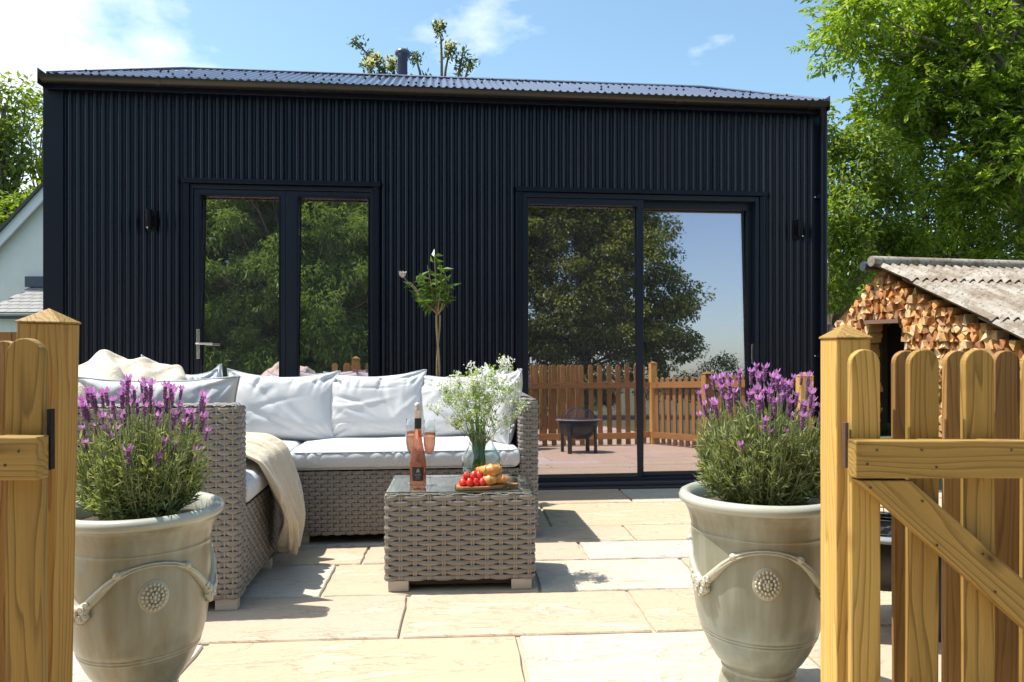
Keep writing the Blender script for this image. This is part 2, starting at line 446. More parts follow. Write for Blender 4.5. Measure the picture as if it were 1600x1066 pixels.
def grid(V, g=None, mi=0, closeu=False):
    g = g or G(); a, b = V.shape[:2]
    i, j = np.meshgrid(np.arange(a if closeu else a - 1), np.arange(b - 1), indexing='ij'); i2 = (i + 1) % a
    F = np.stack([i * b + j, i2 * b + j, i2 * b + j + 1, i * b + j + 1], -1).reshape(-1, 4)
    g.add(V, F, mi); return g
def tube(pts, rad, n=6, g=None, mi=0, cap=True, closed=False):
    g = g or G(); P = np.asarray(pts, float); m = len(P)
    rad = np.broadcast_to(np.asarray(rad, float), (m,))
    T = np.roll(P, -1, 0) - np.roll(P, 1, 0) if closed else np.gradient(P, axis=0)
    T /= np.linalg.norm(T, axis=1)[:, None] + 1e-9
    up = np.array([0, 0, 1.]) if abs(T[0, 2]) < .9 else np.array([1., 0, 0])
    u = np.cross(T[0], up); u /= np.linalg.norm(u); th = np.arange(n) * 2 * np.pi / n
    V = np.zeros((m, n, 3))
    for i in range(m):
        u = u - T[i] * u.dot(T[i]); u /= np.linalg.norm(u) + 1e-9; w = np.cross(T[i], u)
        V[i] = P[i] + rad[i] * (np.cos(th)[:, None] * u + np.sin(th)[:, None] * w)
    mm = m if closed else m - 1
    i, j = np.meshgrid(np.arange(mm), np.arange(n), indexing='ij'); j2 = (j + 1) % n; i2 = (i + 1) % m
    g.add(V, np.stack([i * n + j, i * n + j2, i2 * n + j2, i2 * n + j], -1).reshape(-1, 4), mi)
    if cap and not closed:
        g.add(V[-1], [tuple(range(n))], mi); g.add(V[0], [tuple(range(n - 1, -1, -1))], mi)
    return g
def sphere(c, r, g=None, mi=0, n=10, m=6, sq=(1, 1, 1)):
    g = g or G(); th = np.linspace(0, np.pi, m + 1)
    pr = [(max(1e-5, math.sin(t)), -math.cos(t)) for t in th]
    s = lathe(pr, n); V = s.V[0].reshape(-1, 3) * r * np.array(sq) + np.array(c)
    g.add(V, s.F[0][0], mi); return g
def nrm(a): return a / (np.linalg.norm(a, axis=-1, keepdims=True) + 1e-9)
def leaves(P, D, N, L, W, g=None, mi=0, fold=.15, droop=.1):
    """one folded, two-triangle-per-half leaf for each row"""
    g = g or G(); P = np.asarray(P, float); n = len(P)
    D = nrm(D); S = nrm(np.cross(D, N)); N = np.cross(S, D)
    L = np.broadcast_to(L, (n,))[:, None]; W = np.broadcast_to(W, (n,))[:, None]
    V = np.stack([P, P + D * L * .42 + S * W * .5 + N * W * fold, P + D * L - N * L * droop, P + D * L * .42 - S * W * .5 + N * W * fold], 1)
    k = np.arange(n)[:, None] * 4
    g.add(V.reshape(-1, 3), np.concatenate([k + [0, 1, 2], k + [0, 2, 3]]), mi)
    return g
def rdir(n, up=0):
    d = rng.normal(size=(n, 3)); d[:, 2] += up; return nrm(d)
def noise1(x, seed=0):
    r = np.random.default_rng(seed); out = np.zeros_like(np.asarray(x, float))
    for k in range(1, 6): out += np.sin(x * k * r.uniform(.7, 1.4) + r.uniform(0, 6.28)) / k
    return out / 2
# ------------------------------------------------------------------ ground, hills, patio
g = G()
n = 60; xs = np.sinh(np.linspace(-4, 4, n)) / math.sinh(4) * 900
X, Y = np.meshgrid(xs, xs, indexing='ij')
Rr = np.hypot(X, Y); Z = -.06 - .0 * Rr
V = np.stack([X, Y, Z], -1)
tag(grid(V).build('ground', M['grass_ground']), kind='structure')
g = G()
th = np.linspace(0, 2 * np.pi, 120)
hz = 4.0 + 2.2 * noise1(th * 5, 3)
ring = np.stack([np.stack([260 * np.cos(th), 260 * np.sin(th), 0 * th - 1], -1), np.stack([300 * np.cos(th), 300 * np.sin(th), hz * .7], -1), np.stack([340 * np.cos(th), 340 * np.sin(th), hz], -1), np.stack([420 * np.cos(th), 420 * np.sin(th), 0 * th - 1], -1)], 1)
tag(grid(ring).build('hills', M['hill'], smooth=True), kind='structure')

PA = R(4)
patio = box(-4.2, 3.4, -3.2, 5.40, -.05, -.012).build('patio', M['mortar'], rot=(0, 0, PA))
tag(patio, kind='structure')
CREAM, SAND, PINK, BUFF, GREY = (.55, .515, .45), (.53, .43, .305), (.52, .395, .295), (.51, .42, .315), (.42, .42, .39)
rows = [(-3.2, -2.6, []), (-2.6, -2.0, []), (-2.0, -1.4, []), (-1.4, -.8, []), (-.8, -.2, []), (-.2, .35, []), (.35, .95, []), (.95, 1.5, []), (1.5, 2.10, []),
        (2.10, 2.70, [-1.75, -.86, .21, 1.15, 2.1]),
        (2.70, 3.17, [-2.0, -1.25, -.20, .70, 1.5, 2.2]),
        (3.17, 3.63, [-2.2, -1.5, -.56, .34, 1.06, 1.9]),
        (3.63, 3.96, [-2.4, -1.35, -.45, .62, 1.5, 2.4]),
        (3.96, 4.31, [-2.1, -1.0, -.1, .93, 1.75, 2.5]),
        (4.31, 4.93, [-1.7, -.62, .52, 1.62, 2.4]),
        (4.93, 5.40, [-2.1, -1.1, .05, 1.14, 2.2])]
colmap = {(9, 1): CREAM, (9, 2): SAND, (9, 3): CREAM, (9, 4): BUFF, (10, 2): PINK, (10, 3): SAND, (10, 4): PINK, (10, 1): PINK,
          (11, 2): CREAM, (11, 3): BUFF, (11, 4): CREAM, (12, 3): PINK, (12, 4): CREAM, (12, 2): SAND, (13, 3): SAND, (13, 4): SAND,
          (14, 3): SAND, (15, 3): SAND, (15, 4): CREAM}
def make_slab(x0, x1, y0, y1, c):
    gp = .0075; k = 7; pts = []
    def side(a, b):
        for i in range(k):
            t = i / k; yield (a[0] + (b[0] - a[0]) * t, a[1] + (b[1] - a[1]) * t)
    C = [(x0 + gp, y0 + gp), (x1 - gp, y0 + gp), (x1 - gp, y1 - gp), (x0 + gp, y1 - gp)]
    for q in range(4):
        for p in side(C[q], C[(q + 1) % 4]): pts.append((p[0] + random.uniform(-.0035, .0035), p[1] + random.uniform(-.0035, .0035)))
    m = len(pts); cx, cy = (x0 + x1) / 2, (y0 + y1) / 2; hz = random.uniform(-.0015, .0015)
    g = G()
    V = [(x - cx, y - cy, -.03) for x, y in pts] + [(x - cx, y - cy, -.005 + hz) for x, y in pts] + [((x - cx) * (1 - .008 / (x1 - x0)), (y - cy) * (1 - .008 / (y1 - y0)), hz) for x, y in pts]
    F = [(i, (i + 1) % m, m + (i + 1) % m, m + i) for i in range(m)] + [(m + i, m + (i + 1) % m, 2 * m + (i + 1) % m, 2 * m + i) for i in range(m)] + [tuple(range(2 * m, 3 * m))]
    g.add(V, F)
    o = g.build('slab', M['slab'], patio, loc=(cx, cy, 0))
    o.color = (*[v * random.uniform(.94, 1.05) for v in c], 1)
for r, (y0, y1, js) in enumerate(rows):
    if not js:
        x = -4.2 + random.uniform(.5, 1.1); js = []
        while x < 3.1: js.append(x); x += random.uniform(.55, 1.15)
    js = [-4.2] + js + [3.4]
    for i in range(len(js) - 1):
        c = colmap.get((r, i)) or random.choice([CREAM, SAND, SAND, PINK, BUFF])
        make_slab(js[i], js[i + 1], y0, y1, c)

# ------------------------------------------------------------------ the black corrugated house
HC, HS = math.cos(R(6)), math.sin(R(6))
HT = .105
house = empty('corrugated_house', (0, 5.55, 0), R(6), label='black corrugated metal garden house with low hipped roof and two glazed doors', cat='house')
def hu(px, w=0):                                   # distance along the facade of something seen at that column
    a = (px - 800) / 1200
    # point (u,w) -> X = u*HC - w*HS ; Y = 5.55 + u*HS + w*HC
    return (a * (5.55 + w * HC) + w * HS) / (HC - a * HS)
def hz_(px, py, w=0):
    u = hu(px, w); return 1.02 + (540 - py) / 1200 * (5.55 + u * HS + w * HC)
U0, U1 = -3.19, 2.372
DEP = 3.2
dl0, dl1 = hu(289), hu(592); dr0, dr1 = hu(808), hu(1192)
zl = hz_(440, 289); zr = hz_(1000, 303); ZT = 2.77
PITCH = .054
def corr(u0, u1, z0, z1, pitch=PITCH, amp=.0125, k=8):
    nn = max(2, int(round((u1 - u0) / pitch * k)))
    u = np.linspace(u0, u1, nn + 1); ph = 2 * np.pi * u / pitch
    w = -amp * np.tanh(1.3 * np.cos(ph)) / np.tanh(1.3) - .013
    V = np.zeros((nn + 1, 2, 3)); V[:, 0, 0] = V[:, 1, 0] = u; V[:, 0, 1] = V[:, 1, 1] = w; V[:, 0, 2] = z0; V[:, 1, 2] = z1
    return V
def sheets(u0, u1, z0, z1, first=0):
    step = PITCH * 13; u = u0; i = 0
    while u < u1 - .02:
        e = min(u + step, u1)
        if u1 - e < .12: e = u1
        off = -.0035 * (i % 2)
        V = corr(u, min(e + PITCH * .6, u1), z0, z1); V[:, :, 1] += off
        g = grid(V); Vb = V.copy(); Vb[:, :, 1] += .0022; grid(Vb[::-1], g)
        g.build('corrugated_sheet', M['black_sheet'], house, smooth=True)
        u = e; i += 1
sheets(U0 + .125, dl0, .03, ZT); sheets(dl0, dl1, zl + .012, ZT); sheets(dl1, dr0, .03, ZT)
sheets(dr0, dr1, zr + .012, ZT); sheets(dr1, U1 - .10, .03, ZT)
# corner and opening trims
for a, b in ((U0, U0 + .13), (U1 - .105, U1)):
    g = box(a, b, -.028, -.004, .02, ZT); box(a if a < 0 else b - .004, a + .004 if a < 0 else b, -.004, .12, .02, ZT, g)
    g.build('corner_trim', M['trim'], house, bevel=.002)
def trims(a, b, zt):
    tw = .035
    g = box(a - .012, b + .012, -.04, -.002, zt - .004, zt + .028); g.build('head_flashing', M['trim'], house, bevel=.003)
    for x0, x1 in ((a, a + tw), (b - tw, b)):
        box(x0, x1, -.032, .10, .03, zt - .006).build('jamb_trim', M['trim'], house, bevel=.002)
trims(dl0, dl1, zl); trims(dr0, dr1, zr)
# carcass: side, back and inner walls, floor, ceiling
def house_shell():
    def wallbox(name, *b, m='dark_room'):
        return box(*b).build(name, M[m], house)
    for a, b, z0, z1 in ((U0 + .02, dl0, 0, ZT), (dl0, dl1, zl + .012, ZT), (dl1, dr0, 0, ZT), (dr0, dr1, zr + .012, ZT), (dr1, U1 - .02, 0, ZT)):
        wallbox('inner_wall', a + .001, b - .001, .014, .09, z0, z1)
    wallbox('back_wall', U0 + .02, U1 - .02, DEP - .1, DEP, 0, ZT)
    wallbox('floor_panel', U0 + .1, U1 - .1, .1, DEP - .11, -.01, .03, m='room_floor')
    wallbox('ceiling_panel', U0 + .1, U1 - .1, .1, DEP - .11, 2.5, 2.54)
    for s, u in ((-1, U0 + .02), (1, U1 - .06)):
        g = box(u, u + .04, .10, DEP - .11, 0, ZT - .001)
        g.build('side_wall', M['dark_room'], house)
        nn = int(DEP / PITCH * 6); y = np.linspace(.12, DEP, nn); V = np.zeros((nn, 2, 3))
        x = (U0 if s < 0 else U1) - s * (.008 + .007 * np.cos(2 * np.pi * y / PITCH)) * 1
        V[:, 0, 0] = V[:, 1, 0] = x; V[:, 0, 1] = V[:, 1, 1] = y; V[:, 0, 2] = .03; V[:, 1, 2] = ZT
        grid(V).build('corrugated_sheet', M['black_sheet'], house, smooth=True)
house_shell()
# dim furniture glimpsed inside
g = box(-.9, .2, 2.2, 2.9, .03, .62); box(-.9, .2, 2.75, 2.95, .62, .95, g); g.build('inner_bench', M['dark_room'], house)

g = G()
for z in (.35, .93, 2.12, 2.68):                      # fixing screws on every third rib
    for i in range(int((U1 - U0 - .3) / (PITCH * 3))):
        u = U0 + .16 + i * PITCH * 3; u = round(u / PITCH) * PITCH + PITCH / 2
        if (dl0 - .02 < u < dl1 + .02 and z < zl + .05) or (dr0 - .02 < u < dr1 + .02 and z < zr + .05): continue
        sphere((u, -.024, z + random.uniform(-.004, .004)), .0055, g, 0, 6, 4)
tag(g.build('wall_screws', M['trim'], house), kind='stuff')
# roof: front slope in corrugated sheets with drip edge, hips, flat top behind
EO = .10; EU = -.03                                   # overhang
ez = 2.835; k_ = .42; s_ = .70
def roof_sheet(u0, u1, dz):
    nn = int((u1 - u0) / PITCH * 8); u = np.linspace(u0, u1, nn + 1)
    rowsn = 7; V = np.zeros((nn + 1, rowsn, 3))
    lim = np.minimum(np.minimum(u - (U0 - EU), (U1 + EU) - u), s_ + EO)
    for r in range(rowsn):
        d = lim * r / (rowsn - 1)
        V[:, r, 0] = u; V[:, r, 1] = -EO + d; V[:, r, 2] = ez + dz + k_ * d + .010 * np.sin(2 * np.pi * u / PITCH)
    g = grid(V); Vb = V.copy(); Vb[:, :, 2] -= .004; grid(Vb[::-1], g)
    g.build('roof_sheet', M['roof_sheet'], house, smooth=True)
u = U0 - EU + .001
i = 0
while u < U1 + EU - .05:
    e = min(u + PITCH * 14, U1 + EU - .001); roof_sheet(u, min(e + .03, U1 + EU - .001), .002 * (i % 2)); u = e; i += 1
for s in (-1, 1):                                    # end slopes of the hipped roof
    uu = U0 - EU if s < 0 else U1 + EU; zt = ez + k_ * (s_ + EO)
    y = np.linspace(-EO, DEP + EO, 120); lim = np.minimum(np.minimum(y + EO, DEP + EO - y), s_ + EO)
    V = np.zeros((120, 2, 3)); V[:, 0, 0] = uu; V[:, 1, 0] = uu - s * lim
    V[:, 0, 1] = V[:, 1, 1] = y; V[:, 0, 2] = ez - .004; V[:, 1, 2] = ez - .004 + k_ * lim
    grid(V if s > 0 else V[::-1]).build('roof_end', M['roof_sheet'], house)
box(U0 - EU + s_ + EO, U1 + EU - s_ - EO, s_, DEP - s_, ez + k_ * (s_ + EO) - .03, ez + k_ * (s_ + EO) - .006).build('roof_top', M['roof_sheet'], house)
g = G(); uu = np.linspace(U0 + s_, U1 - s_, 2)
tube([(U0 - EU + .02, -EO + .02, ez + .012), (U0 + s_, s_, ez + k_ * (s_ + EO) + .010), (U1 - s_, s_, ez + k_ * (s_ + EO) + .010), (U1 + EU - .02, -EO + .02, ez + .012)], .012, 6, g)
g.build('ridge_cap', M['roof_sheet'], house, smooth=True)
g = G()                                              # roof screws
for j in range(70):
    uu = U0 + .2 + (U1 - U0 - .4) * j / 70 + random.uniform(-.01, .01); d = random.choice([.12, .36, .72])
    uu = round(uu / PITCH) * PITCH + PITCH * .25
    d = min(d, uu - U0 + EU - .03, U1 + EU - uu - .03)
    sphere((uu, -EO + d, ez + k_ * d + .016), .009, g, 0, 6, 4)
tag(g.build('roof_screws', M['lamp_black'], house), kind='stuff')
# fascia and half round gutter with brackets and end pieces
box(U0 + .02, U1 - .03, -.075, -.055, 2.745, 2.838).build('fascia', M['trim'], house, bevel=.003)
box(U0 + .02, U1 - .03, -.055, -.030, 2.76, 2.785).build('soffit', M['trim'], house)
a = np.linspace(np.pi, 2 * np.pi, 9)
def half(u0, u1, r, cy, cz, th=.003):
    V = np.zeros((2, 18, 3)); ro = np.concatenate([np.stack([r * np.cos(a), r * np.sin(a)], -1), np.stack([(r - th) * np.cos(a[::-1]), (r - th) * np.sin(a[::-1])], -1)])
    for i_, uu in enumerate((u0, u1)): V[i_, :, 0] = uu; V[i_, :, 1] = cy + ro[:, 0]; V[i_, :, 2] = cz + ro[:, 1]
    return grid(V)
half(U0 + .035, U1 - .05, .046, -.122, 2.812).build('gutter', M['gutter'], house, smooth=True)
for px in (258, 480, 655, 1050, 1252):
    half(hu(px) - .02, hu(px) + .02, .049, -.122, 2.811, .002).build('gutter_bracket', M['gutter'], house, smooth=True)
for uu in (U0 + .031, U1 - .050):
    g = box(uu, uu + .004, -.17, .1, 2.745, 2.85); g.build('fascia_end', M['gutter'], house, bevel=.002)
g = tube([(U1 - .075, -.122, 2.78), (U1 - .075, -.122, 2.73), (U1 - .045, -.07, 2.66), (U1 - .045, -.068, 2.5), (U1 - .045, -.068, .04)], .028, 12)
dp = g.build('downpipe', M['trim'], house, smooth=True)
for z in (2.12, .93):
    g = box(U1 - .085, U1 - .005, -.072, -.028, z, z + .03); g.build('pipe_clip', M['trim'], dp, bevel=.002)
    g = sphere((U1 - .092, -.034, z + .012), .008, n=8, m=5); g.build('clip_screw', M['chrome'], dp, smooth=True)
# flue
w = 1.0
uf = hu(629, w); zf0 = hz_(629, 128, w); zf1 = hz_(629, 88, w); rr = 9 / 1200 * 6.3 / 1.15
g = lathe([(rr, zf0 - .3), (rr, zf1 + .0), (rr * 1.25, zf1 + .002), (rr * 1.55, zf1 + .012), (rr * 1.6, zf1 + .03), (rr * 1.3, zf1 + .05), (.0005, zf1 + .055)], 20, cx=uf, cy=w)
fl = g.build('flue', M['roof_sheet'], house, smooth=True)
lathe([(rr * 2.2, zf0 - .12), (rr * 1.6, zf0 - .01), (rr * 1.05, zf0 + .035)], 20, cx=uf, cy=w).build('flue_collar', M['lead'], fl, smooth=True)

# doors
TILT = math.tan(R(1.65))
def pane(u0, u1, z0, z1, w, parent):
    g = G(); t = .012; z_ = (z1 - z0) * TILT
    V = [(u0, w, z0), (u1, w, z0), (u1, w + t, z0), (u0, w + t, z0), (u0, w + z_, z1), (u1, w + z_, z1), (u1, w + t + z_, z1), (u0, w + t + z_, z1)]
    g.add(V, BF); g.build('glass_pane', M['glass'], parent)
def ring_frame(u0, u1, z0, z1, b, w0, w1, g, bz0=None, bz1=None, br=None):
    bz0 = b if bz0 is None else bz0; bz1 = b if bz1 is None else bz1; br = b if br is None else br
    box(u0, u0 + b, w0, w1, z0, z1, g); box(u1 - br, u1, w0, w1, z0, z1, g)
    box(u0 + b, u1 - br, w0, w1, z0, z0 + bz0, g); box(u0 + b, u1 - br, w0, w1, z1 - bz1, z1, g)
H = lambda px: hu(px, .01)
a, b = dl0 + .036, dl1 - .036; zt = zl - .008
g = G(); ring_frame(a, b, .02, zt, .022, -.012, .075, g, .03, .03)
fd = g.build('french_door', M['frame'], house, bevel=.003)
m = H(447)
def leaf(u0, u1, gx0, gx1, wz, name='door_leaf'):
    g = G(); z0, z1 = .052, zt - .032; gz1 = hz_(440, 306)
    box(u0, gx0, wz, wz + .05, z0, z1, g); box(gx1, u1, wz, wz + .05, z0, z1, g)
    box(gx0, gx1, wz, wz + .05, z0, z0 + .14, g); box(gx0, gx1, wz, wz + .05, gz1, z1, g)
    o = g.build(name, M['frame'], fd, bevel=.004)
    g = G(); ring_frame(gx0 - .001, gx1 + .001, z0 + .139, gz1 + .001, .008, wz - .004, wz + .012, g)
    g.build('glazing_bead', M['trim'], fd)
    pane(gx0, gx1, z0 + .14, gz1, wz + .014, fd); return o
leaf(a + .023, m, H(313), H(438), -.004); leaf(m + .003, b - .023, H(465), H(577), -.002)
hx = H(311); hzz = hz_(311, 537)
g = box(hx - .011, hx + .011, -.014, -.004, hzz - .105, hzz + .10)
tube([(hx, -.014, hzz), (hx, -.05, hzz), (hx + .02, -.056, hzz), (hx + .11, -.055, hzz - .002)], .009, 8, g)
sphere((hx, -.014, hzz - .07), .008, g)
g.build('door_handle', M['chrome'], fd, bevel=.003)

a, b = dr0 + .036, dr1 - .036; zt = zr - .008; zb = hz_(980, 757)
g = G(); ring_frame(a, b, max(.004, zb), zt, .03, -.02, .10, g, .05, .035)
sd = g.build('sliding_door', M['frame'], house, bevel=.003)
gz0 = hz_(980, 739); gz1l = hz_(910, 321); gz1r = hz_(1085, 326)
def sash(u0, u1, gx0, gx1, z1, gz1, wz):
    g = G(); z0 = .055
    box(u0, gx0, wz, wz + .04, z0, z1, g); box(gx1, u1, wz, wz + .04, z0, z1, g)
    box(gx0, gx1, wz, wz + .04, gz1, z1, g); g.build('sliding_sash', M['frame'], sd, bevel=.003)
    box(gx0, gx1, wz, wz + .04, z0, gz0, ).build('bottom_rail', M['frame_brown'], sd, bevel=.003)
    pane(gx0, gx1, gz0, gz1, wz + .004, sd)
sash(a + .031, hu(1005, .0), H(825), H(995), zt - .036, gz1l, -.008)
sash(hu(1005, .045), b - .031, hu(1006, .04), hu(1168, .04), zt - .036, gz1r, .045)
hx = hu(1177, .03); hzz = hz_(1177, 553)
g = box(hx - .012, hx + .012, .030, .044, hzz - .075, hzz + .075); g.build('door_handle', M['chrome'], sd, bevel=.004)
box(hx - .006, hx + .006, .026, .0305, hzz - .05, hzz + .05).build('handle_recess', M['lamp_black'], sd)
box(a - .1, b + .1, -.075, -.021, .006, .03).build('door_sill', M['frame_brown'], sd, bevel=.004)
# drainage strip along the wall
tag(box(U0, U1 + .4, -.16, -.045, -.02, .004).build('drain_strip', M['dark_gravel'], loc=(0, 5.55, 0), rot=(0, 0, R(6))), kind='structure')

def to_world(u, w, z=0): return (u * HC - w * HS, 5.55 + u * HS + w * HC, z)
def wall_lamp(px, py, label):
    u = hu(px); z = hz_(px, py)
    t = empty('wall_lamp', to_world(u, -.03, z), R(6), label=label, cat='wall light', group='black wall lights either side of the doors')
    g = lathe([(.0005, -.065), (.020, -.065), (.022, -.06), (.022, .065), (.020, .068), (.0005, .07)], 20, cy=-.055)
    g.build('lamp_tube', M['lamp_black'], t, smooth=True)
    box(-.022, .022, -.03, .002, -.03, .03).build('wall_bracket', M['lamp_black'], t, bevel=.004)
    box(-.030, .030, .0, .02, -.075, .075).build('back_plate', M['lamp_black'], t, bevel=.006)
    sphere((.004, -.085, -.06), .007, n=8, m=5).build('screw', M['chrome'], t, smooth=True)
wall_lamp(239, 346, 'black cylinder wall light left of the french door')
wall_lamp(1242, 360, 'black cylinder wall light right of the sliding door')
# ------------------------------------------------------------------ neighbour house and fences at the left
nb = empty('white_cottage', (-7.0, 14, 0), 0, label='white rendered neighbouring house with steep dark verge and slate lean-to', cat='house')
# gable: apex at x=0, slope 1.06
gw, ga = 2.9, 5.35
g = prism([(-gw, 0), (gw, 0), (gw, ga - 1.07 * gw), (0, ga), (-gw, ga - 1.07 * gw)], 0, .3)
g.build('gable_wall', M['render_white'], nb)
box(-gw, gw, .3, 7, 0, ga - 1.07 * gw - .02).build('side_wall', M['render_white'], nb)
for s in (-1, 1):
    def sl(x): return ga + .12 - 1.07 * abs(x)
    e = gw + .35
    poly = [(0, sl(0) - .02), (s * e, sl(e) - .02), (s * e, sl(e) - .24), (0, sl(0) - .26)]
    prism(poly if s < 0 else poly[::-1], -.14, -.10).build('bargeboard', M['fascia_white'], nb)
    poly = [(0, sl(0) + .05), (s * e, sl(e) + .05), (s * e, sl(e) - .02), (0, sl(0) - .02)]
    prism(poly if s < 0 else poly[::-1], -.19, 7.2).build('roof', M['slate_dark'], nb)
# lean-to with slate courses: top edge z 2.06 at y=-.0, eave z 1.5 at y=-1.4
lx0, lx1 = -1.75, -.3
zt_, ze_, yd = 2.10, 1.56, 1.3
lt = box(lx0 + .15, lx1, -yd + .1, -.001, 0, ze_ - .02).build('lean_to', M['render_white'], nb)
prism([(lx0, 0), (lx1, 0), (lx1, .05), (lx0, .05)], 0, .01).xf(Matrix.Translation((0, -yd - .02, ze_ - .1))).build('eave_board', M['slate_dark'], nb)
nr = 8
for r in range(nr):
    f0, f1 = r / nr, (r + 1.35) / nr
    xleft = lx0; x = xleft + (r % 2) * .09
    while x < lx1:
        if x > -2.95 or True:
            y0, y1 = -yd * (1 - f0), -yd * (1 - min(f1, 1)); z0 = ze_ + (zt_ - ze_) * f0; z1 = ze_ + (zt_ - ze_) * min(f1, 1)
            g = G(); t = .012; w_ = .172
            V = [(0, 0, t), (w_, 0, t), (w_, y1 - y0, z1 - z0 + .001), (0, y1 - y0, z1 - z0 + .001), (0, 0, 0), (w_, 0, 0)]
            g.add(V, [(0, 1, 2, 3), (4, 5, 1, 0), (4, 0, 3), (5, 2, 1)])
            g.build('slate', M['slate'], nb, loc=(x, y0, z0 + .006))
        x += .18
g = G(); g.add([(lx0 + .02, -yd, ze_), (lx1, -yd, ze_), (lx1, 0, zt_), (lx0 + .02, 0, zt_)], [(0, 1, 2, 3)]); g.build('roof_felt', M['slate_dark'], nb)
box(-1.80, lx1, -.13, -.001, zt_ - .02, zt_ + .17).build('lead_flashing', M['lead'], nb)

def board(name, w, h, t, mat, parent, loc, rot=None, arch=False, bevel=.002, me=None):
    """a board standing on its local z, front face towards -y"""
    if me is None:
        if arch:
            r = w / 2; a = np.linspace(0, np.pi, 13)
            pts = [(-w / 2, 0), (w / 2, 0)] + [(r * math.cos(q), h - r + r * math.sin(q)) for q in a]
            me = prism(pts, 0, t).mesh(name, M[mat])
        else: me = box(-w / 2, w / 2, 0, t, 0, h).mesh(name, M[mat])
    return link(name, me, parent, loc, rot, bevel, 2)

def picket_fence(base, ang, n, pitch, label, h=1.0, lift=.01, first=0, rails=(.12, .745), cap=None, pw=.0605, side=-1, mat='pine_dark'):
    t = empty('picket_fence', base, ang, label=label, cat='fence')
    me = None
    for i in range(n):
        o = board('picket', pw, h - lift, .021, mat, t, (first + i * pitch, 0, lift), None, True, .002, me); me = o.data
        o.rotation_euler = (0, R(random.uniform(-.25, .25)), 0)
    for z in rails:
        L = n * pitch + .04
        board('rail', .075, L, .04, mat, t, (first - pitch / 2 - .01, .0225 if side < 0 else -.0425, z), (0, R(90), 0))
    return t
def post_cap(w, d, h, cap, name, label, base, lean=0, mat='pine', group=None, rz=0):
    g = box(0, w, 0, d, 0, h)
    me = g.mesh(name, M[mat]); t = link(name, me, None, base, (0, lean, rz), .003, 2)
    tag(t, label, 'gate post' if 'gate' in name else 'fence post', group)
    g = G(); c = .003
    g.add([(-c, -c, 0), (w + c, -c, 0), (w + c, d + c, 0), (-c, d + c, 0), (-c, -c, .004), (w + c, -c, .004), (w + c, d + c, .004), (-c, d + c, .004), (w / 2, d / 2, cap)],
          [(3, 2, 1, 0), (0, 1, 5, 4), (1, 2, 6, 5), (2, 3, 7, 6), (3, 0, 4, 7), (4, 5, 8), (5, 6, 8), (6, 7, 8), (7, 4, 8)])
    g.build('post_cap', M['pine_green'], t, loc=(0, 0, h + .0005), bevel=.0015)
    return t
post_cap(.079, .092, 1.035, .036, 'gate_post', 'square wooden gate post right of the gateway, beside the right stone urn', (.739, 1.75, 0))
post_cap(.097, .085, 1.072, .036, 'gate_post', 'square wooden gate post left of the gateway, beside the left stone urn', (-1.150, 1.75, 0), R(1.1))

# gates folded back against the fence; local x runs away from the post
def gate(base, s, label, pxs, zt, rail_z, rx0, length, hz, brace, pw=.0605):
    t = empty('garden_gate', base, 0, label=label, cat='gate', group='wooden picket gates folded back either side of the gateway')
    me = None
    for x in pxs:
        o = board('picket', pw, zt - .05, .0215, 'pine_green', t, (s * x, .0, .05), (0, R(random.uniform(-.3, .3)), 0), True, .0022, me); me = o.data
    for z0, z1 in (rail_z, (.20, .28)):
        hgt = z1 - z0
        m_ = box(0, .038, -.04, -.0008, 0, length)
        m_ = box(0, hgt, -.04, -.0008, 0, length)
        # board long axis local z, turned to run along x
        r = m_.build('rail', M['pine_green'], t, loc=(s * rx0, 0, z1), rot=(0, R(90) if s > 0 else R(-90), 0), bevel=.003)
        if s < 0: r.location = (s * rx0, 0, z0)
        if z0 == rail_z[0]: top = r
    if brace:
        # polygon (x,z) relative to base, cut to fit below the top rail
        (ax_, az_), (bx_, bz__) = brace[0], brace[1]; an = math.atan2(bx_ - ax_, bz__ - az_)
        c_, s__ = math.cos(an), math.sin(an)       # long edge turned upright in the board's own axes, so the grain follows it
        pts = [((x - ax_) * c_ - (z - az_) * s__, (x - ax_) * s__ + (z - az_) * c_) for x, z in brace]
        prism(pts, -.039, -.001).build('brace', M['pine_green'], t, loc=(ax_, 0, az_), rot=(0, an, 0), bevel=.003)
    hg = box(-.004, .004, -.002, .013, hz[0], hz[1]); hg.build('hinge', M[hz[3]], t, loc=(hz[2], 0, 0), bevel=.0015)
    g = G()
    for x, z in hz[4]:
        sphere((x, -.0408, z), .0026, g, 0, 6, 4)
    tag(g.build('nail_heads', M['nail'], t), kind='stuff')
    return t
M['pine_green_x'] = wood('pine_brace', (.44, .29, .095), (.20, .12, .032), alongX=False)
def bz(px, py, Yd=1.56): return ((px - 800) / 1200 * Yd, 1.02 + (540 - py) / 1200 * Yd)
gx = .705
P = lambda px, py: (bz(px, py)[0] - gx, bz(px, py)[1])
ex = 1.45
b0, b1 = P(1341, 751.5), P(1425, 751.5)
sl = (P(1600, 980)[1] - b0[1]) / (P(1600, 980)[0] - b0[0]); sl2 = (P(1600, 903)[1] - b1[1]) / (P(1600, 903)[0] - b1[0])
zb = .282; xe1 = b0[0] + (zb - b0[1]) / sl; xe2 = b1[0] + (zb - b1[1]) / sl
brace = [b0, (xe1, zb), (xe2, zb), b1]
nl = [P(1370, 703), P(1355, 725), P(1440, 703), P(1463, 730), P(1580, 703), P(1360, 762), P(1441, 783), P(1464, 852), P(1536, 866), P(1555, 925)]
gate((gx, 1.60, 0), 1, 'right wooden picket gate with top rail and long diagonal brace', [.034 + .1195 * i for i in range(9)], 1.012, (P(0, 748)[1], P(0, 689)[1]), P(1337, 0)[0], 1.02,
     (.765, .86, -.008, 'hinge_brown', nl), brace)
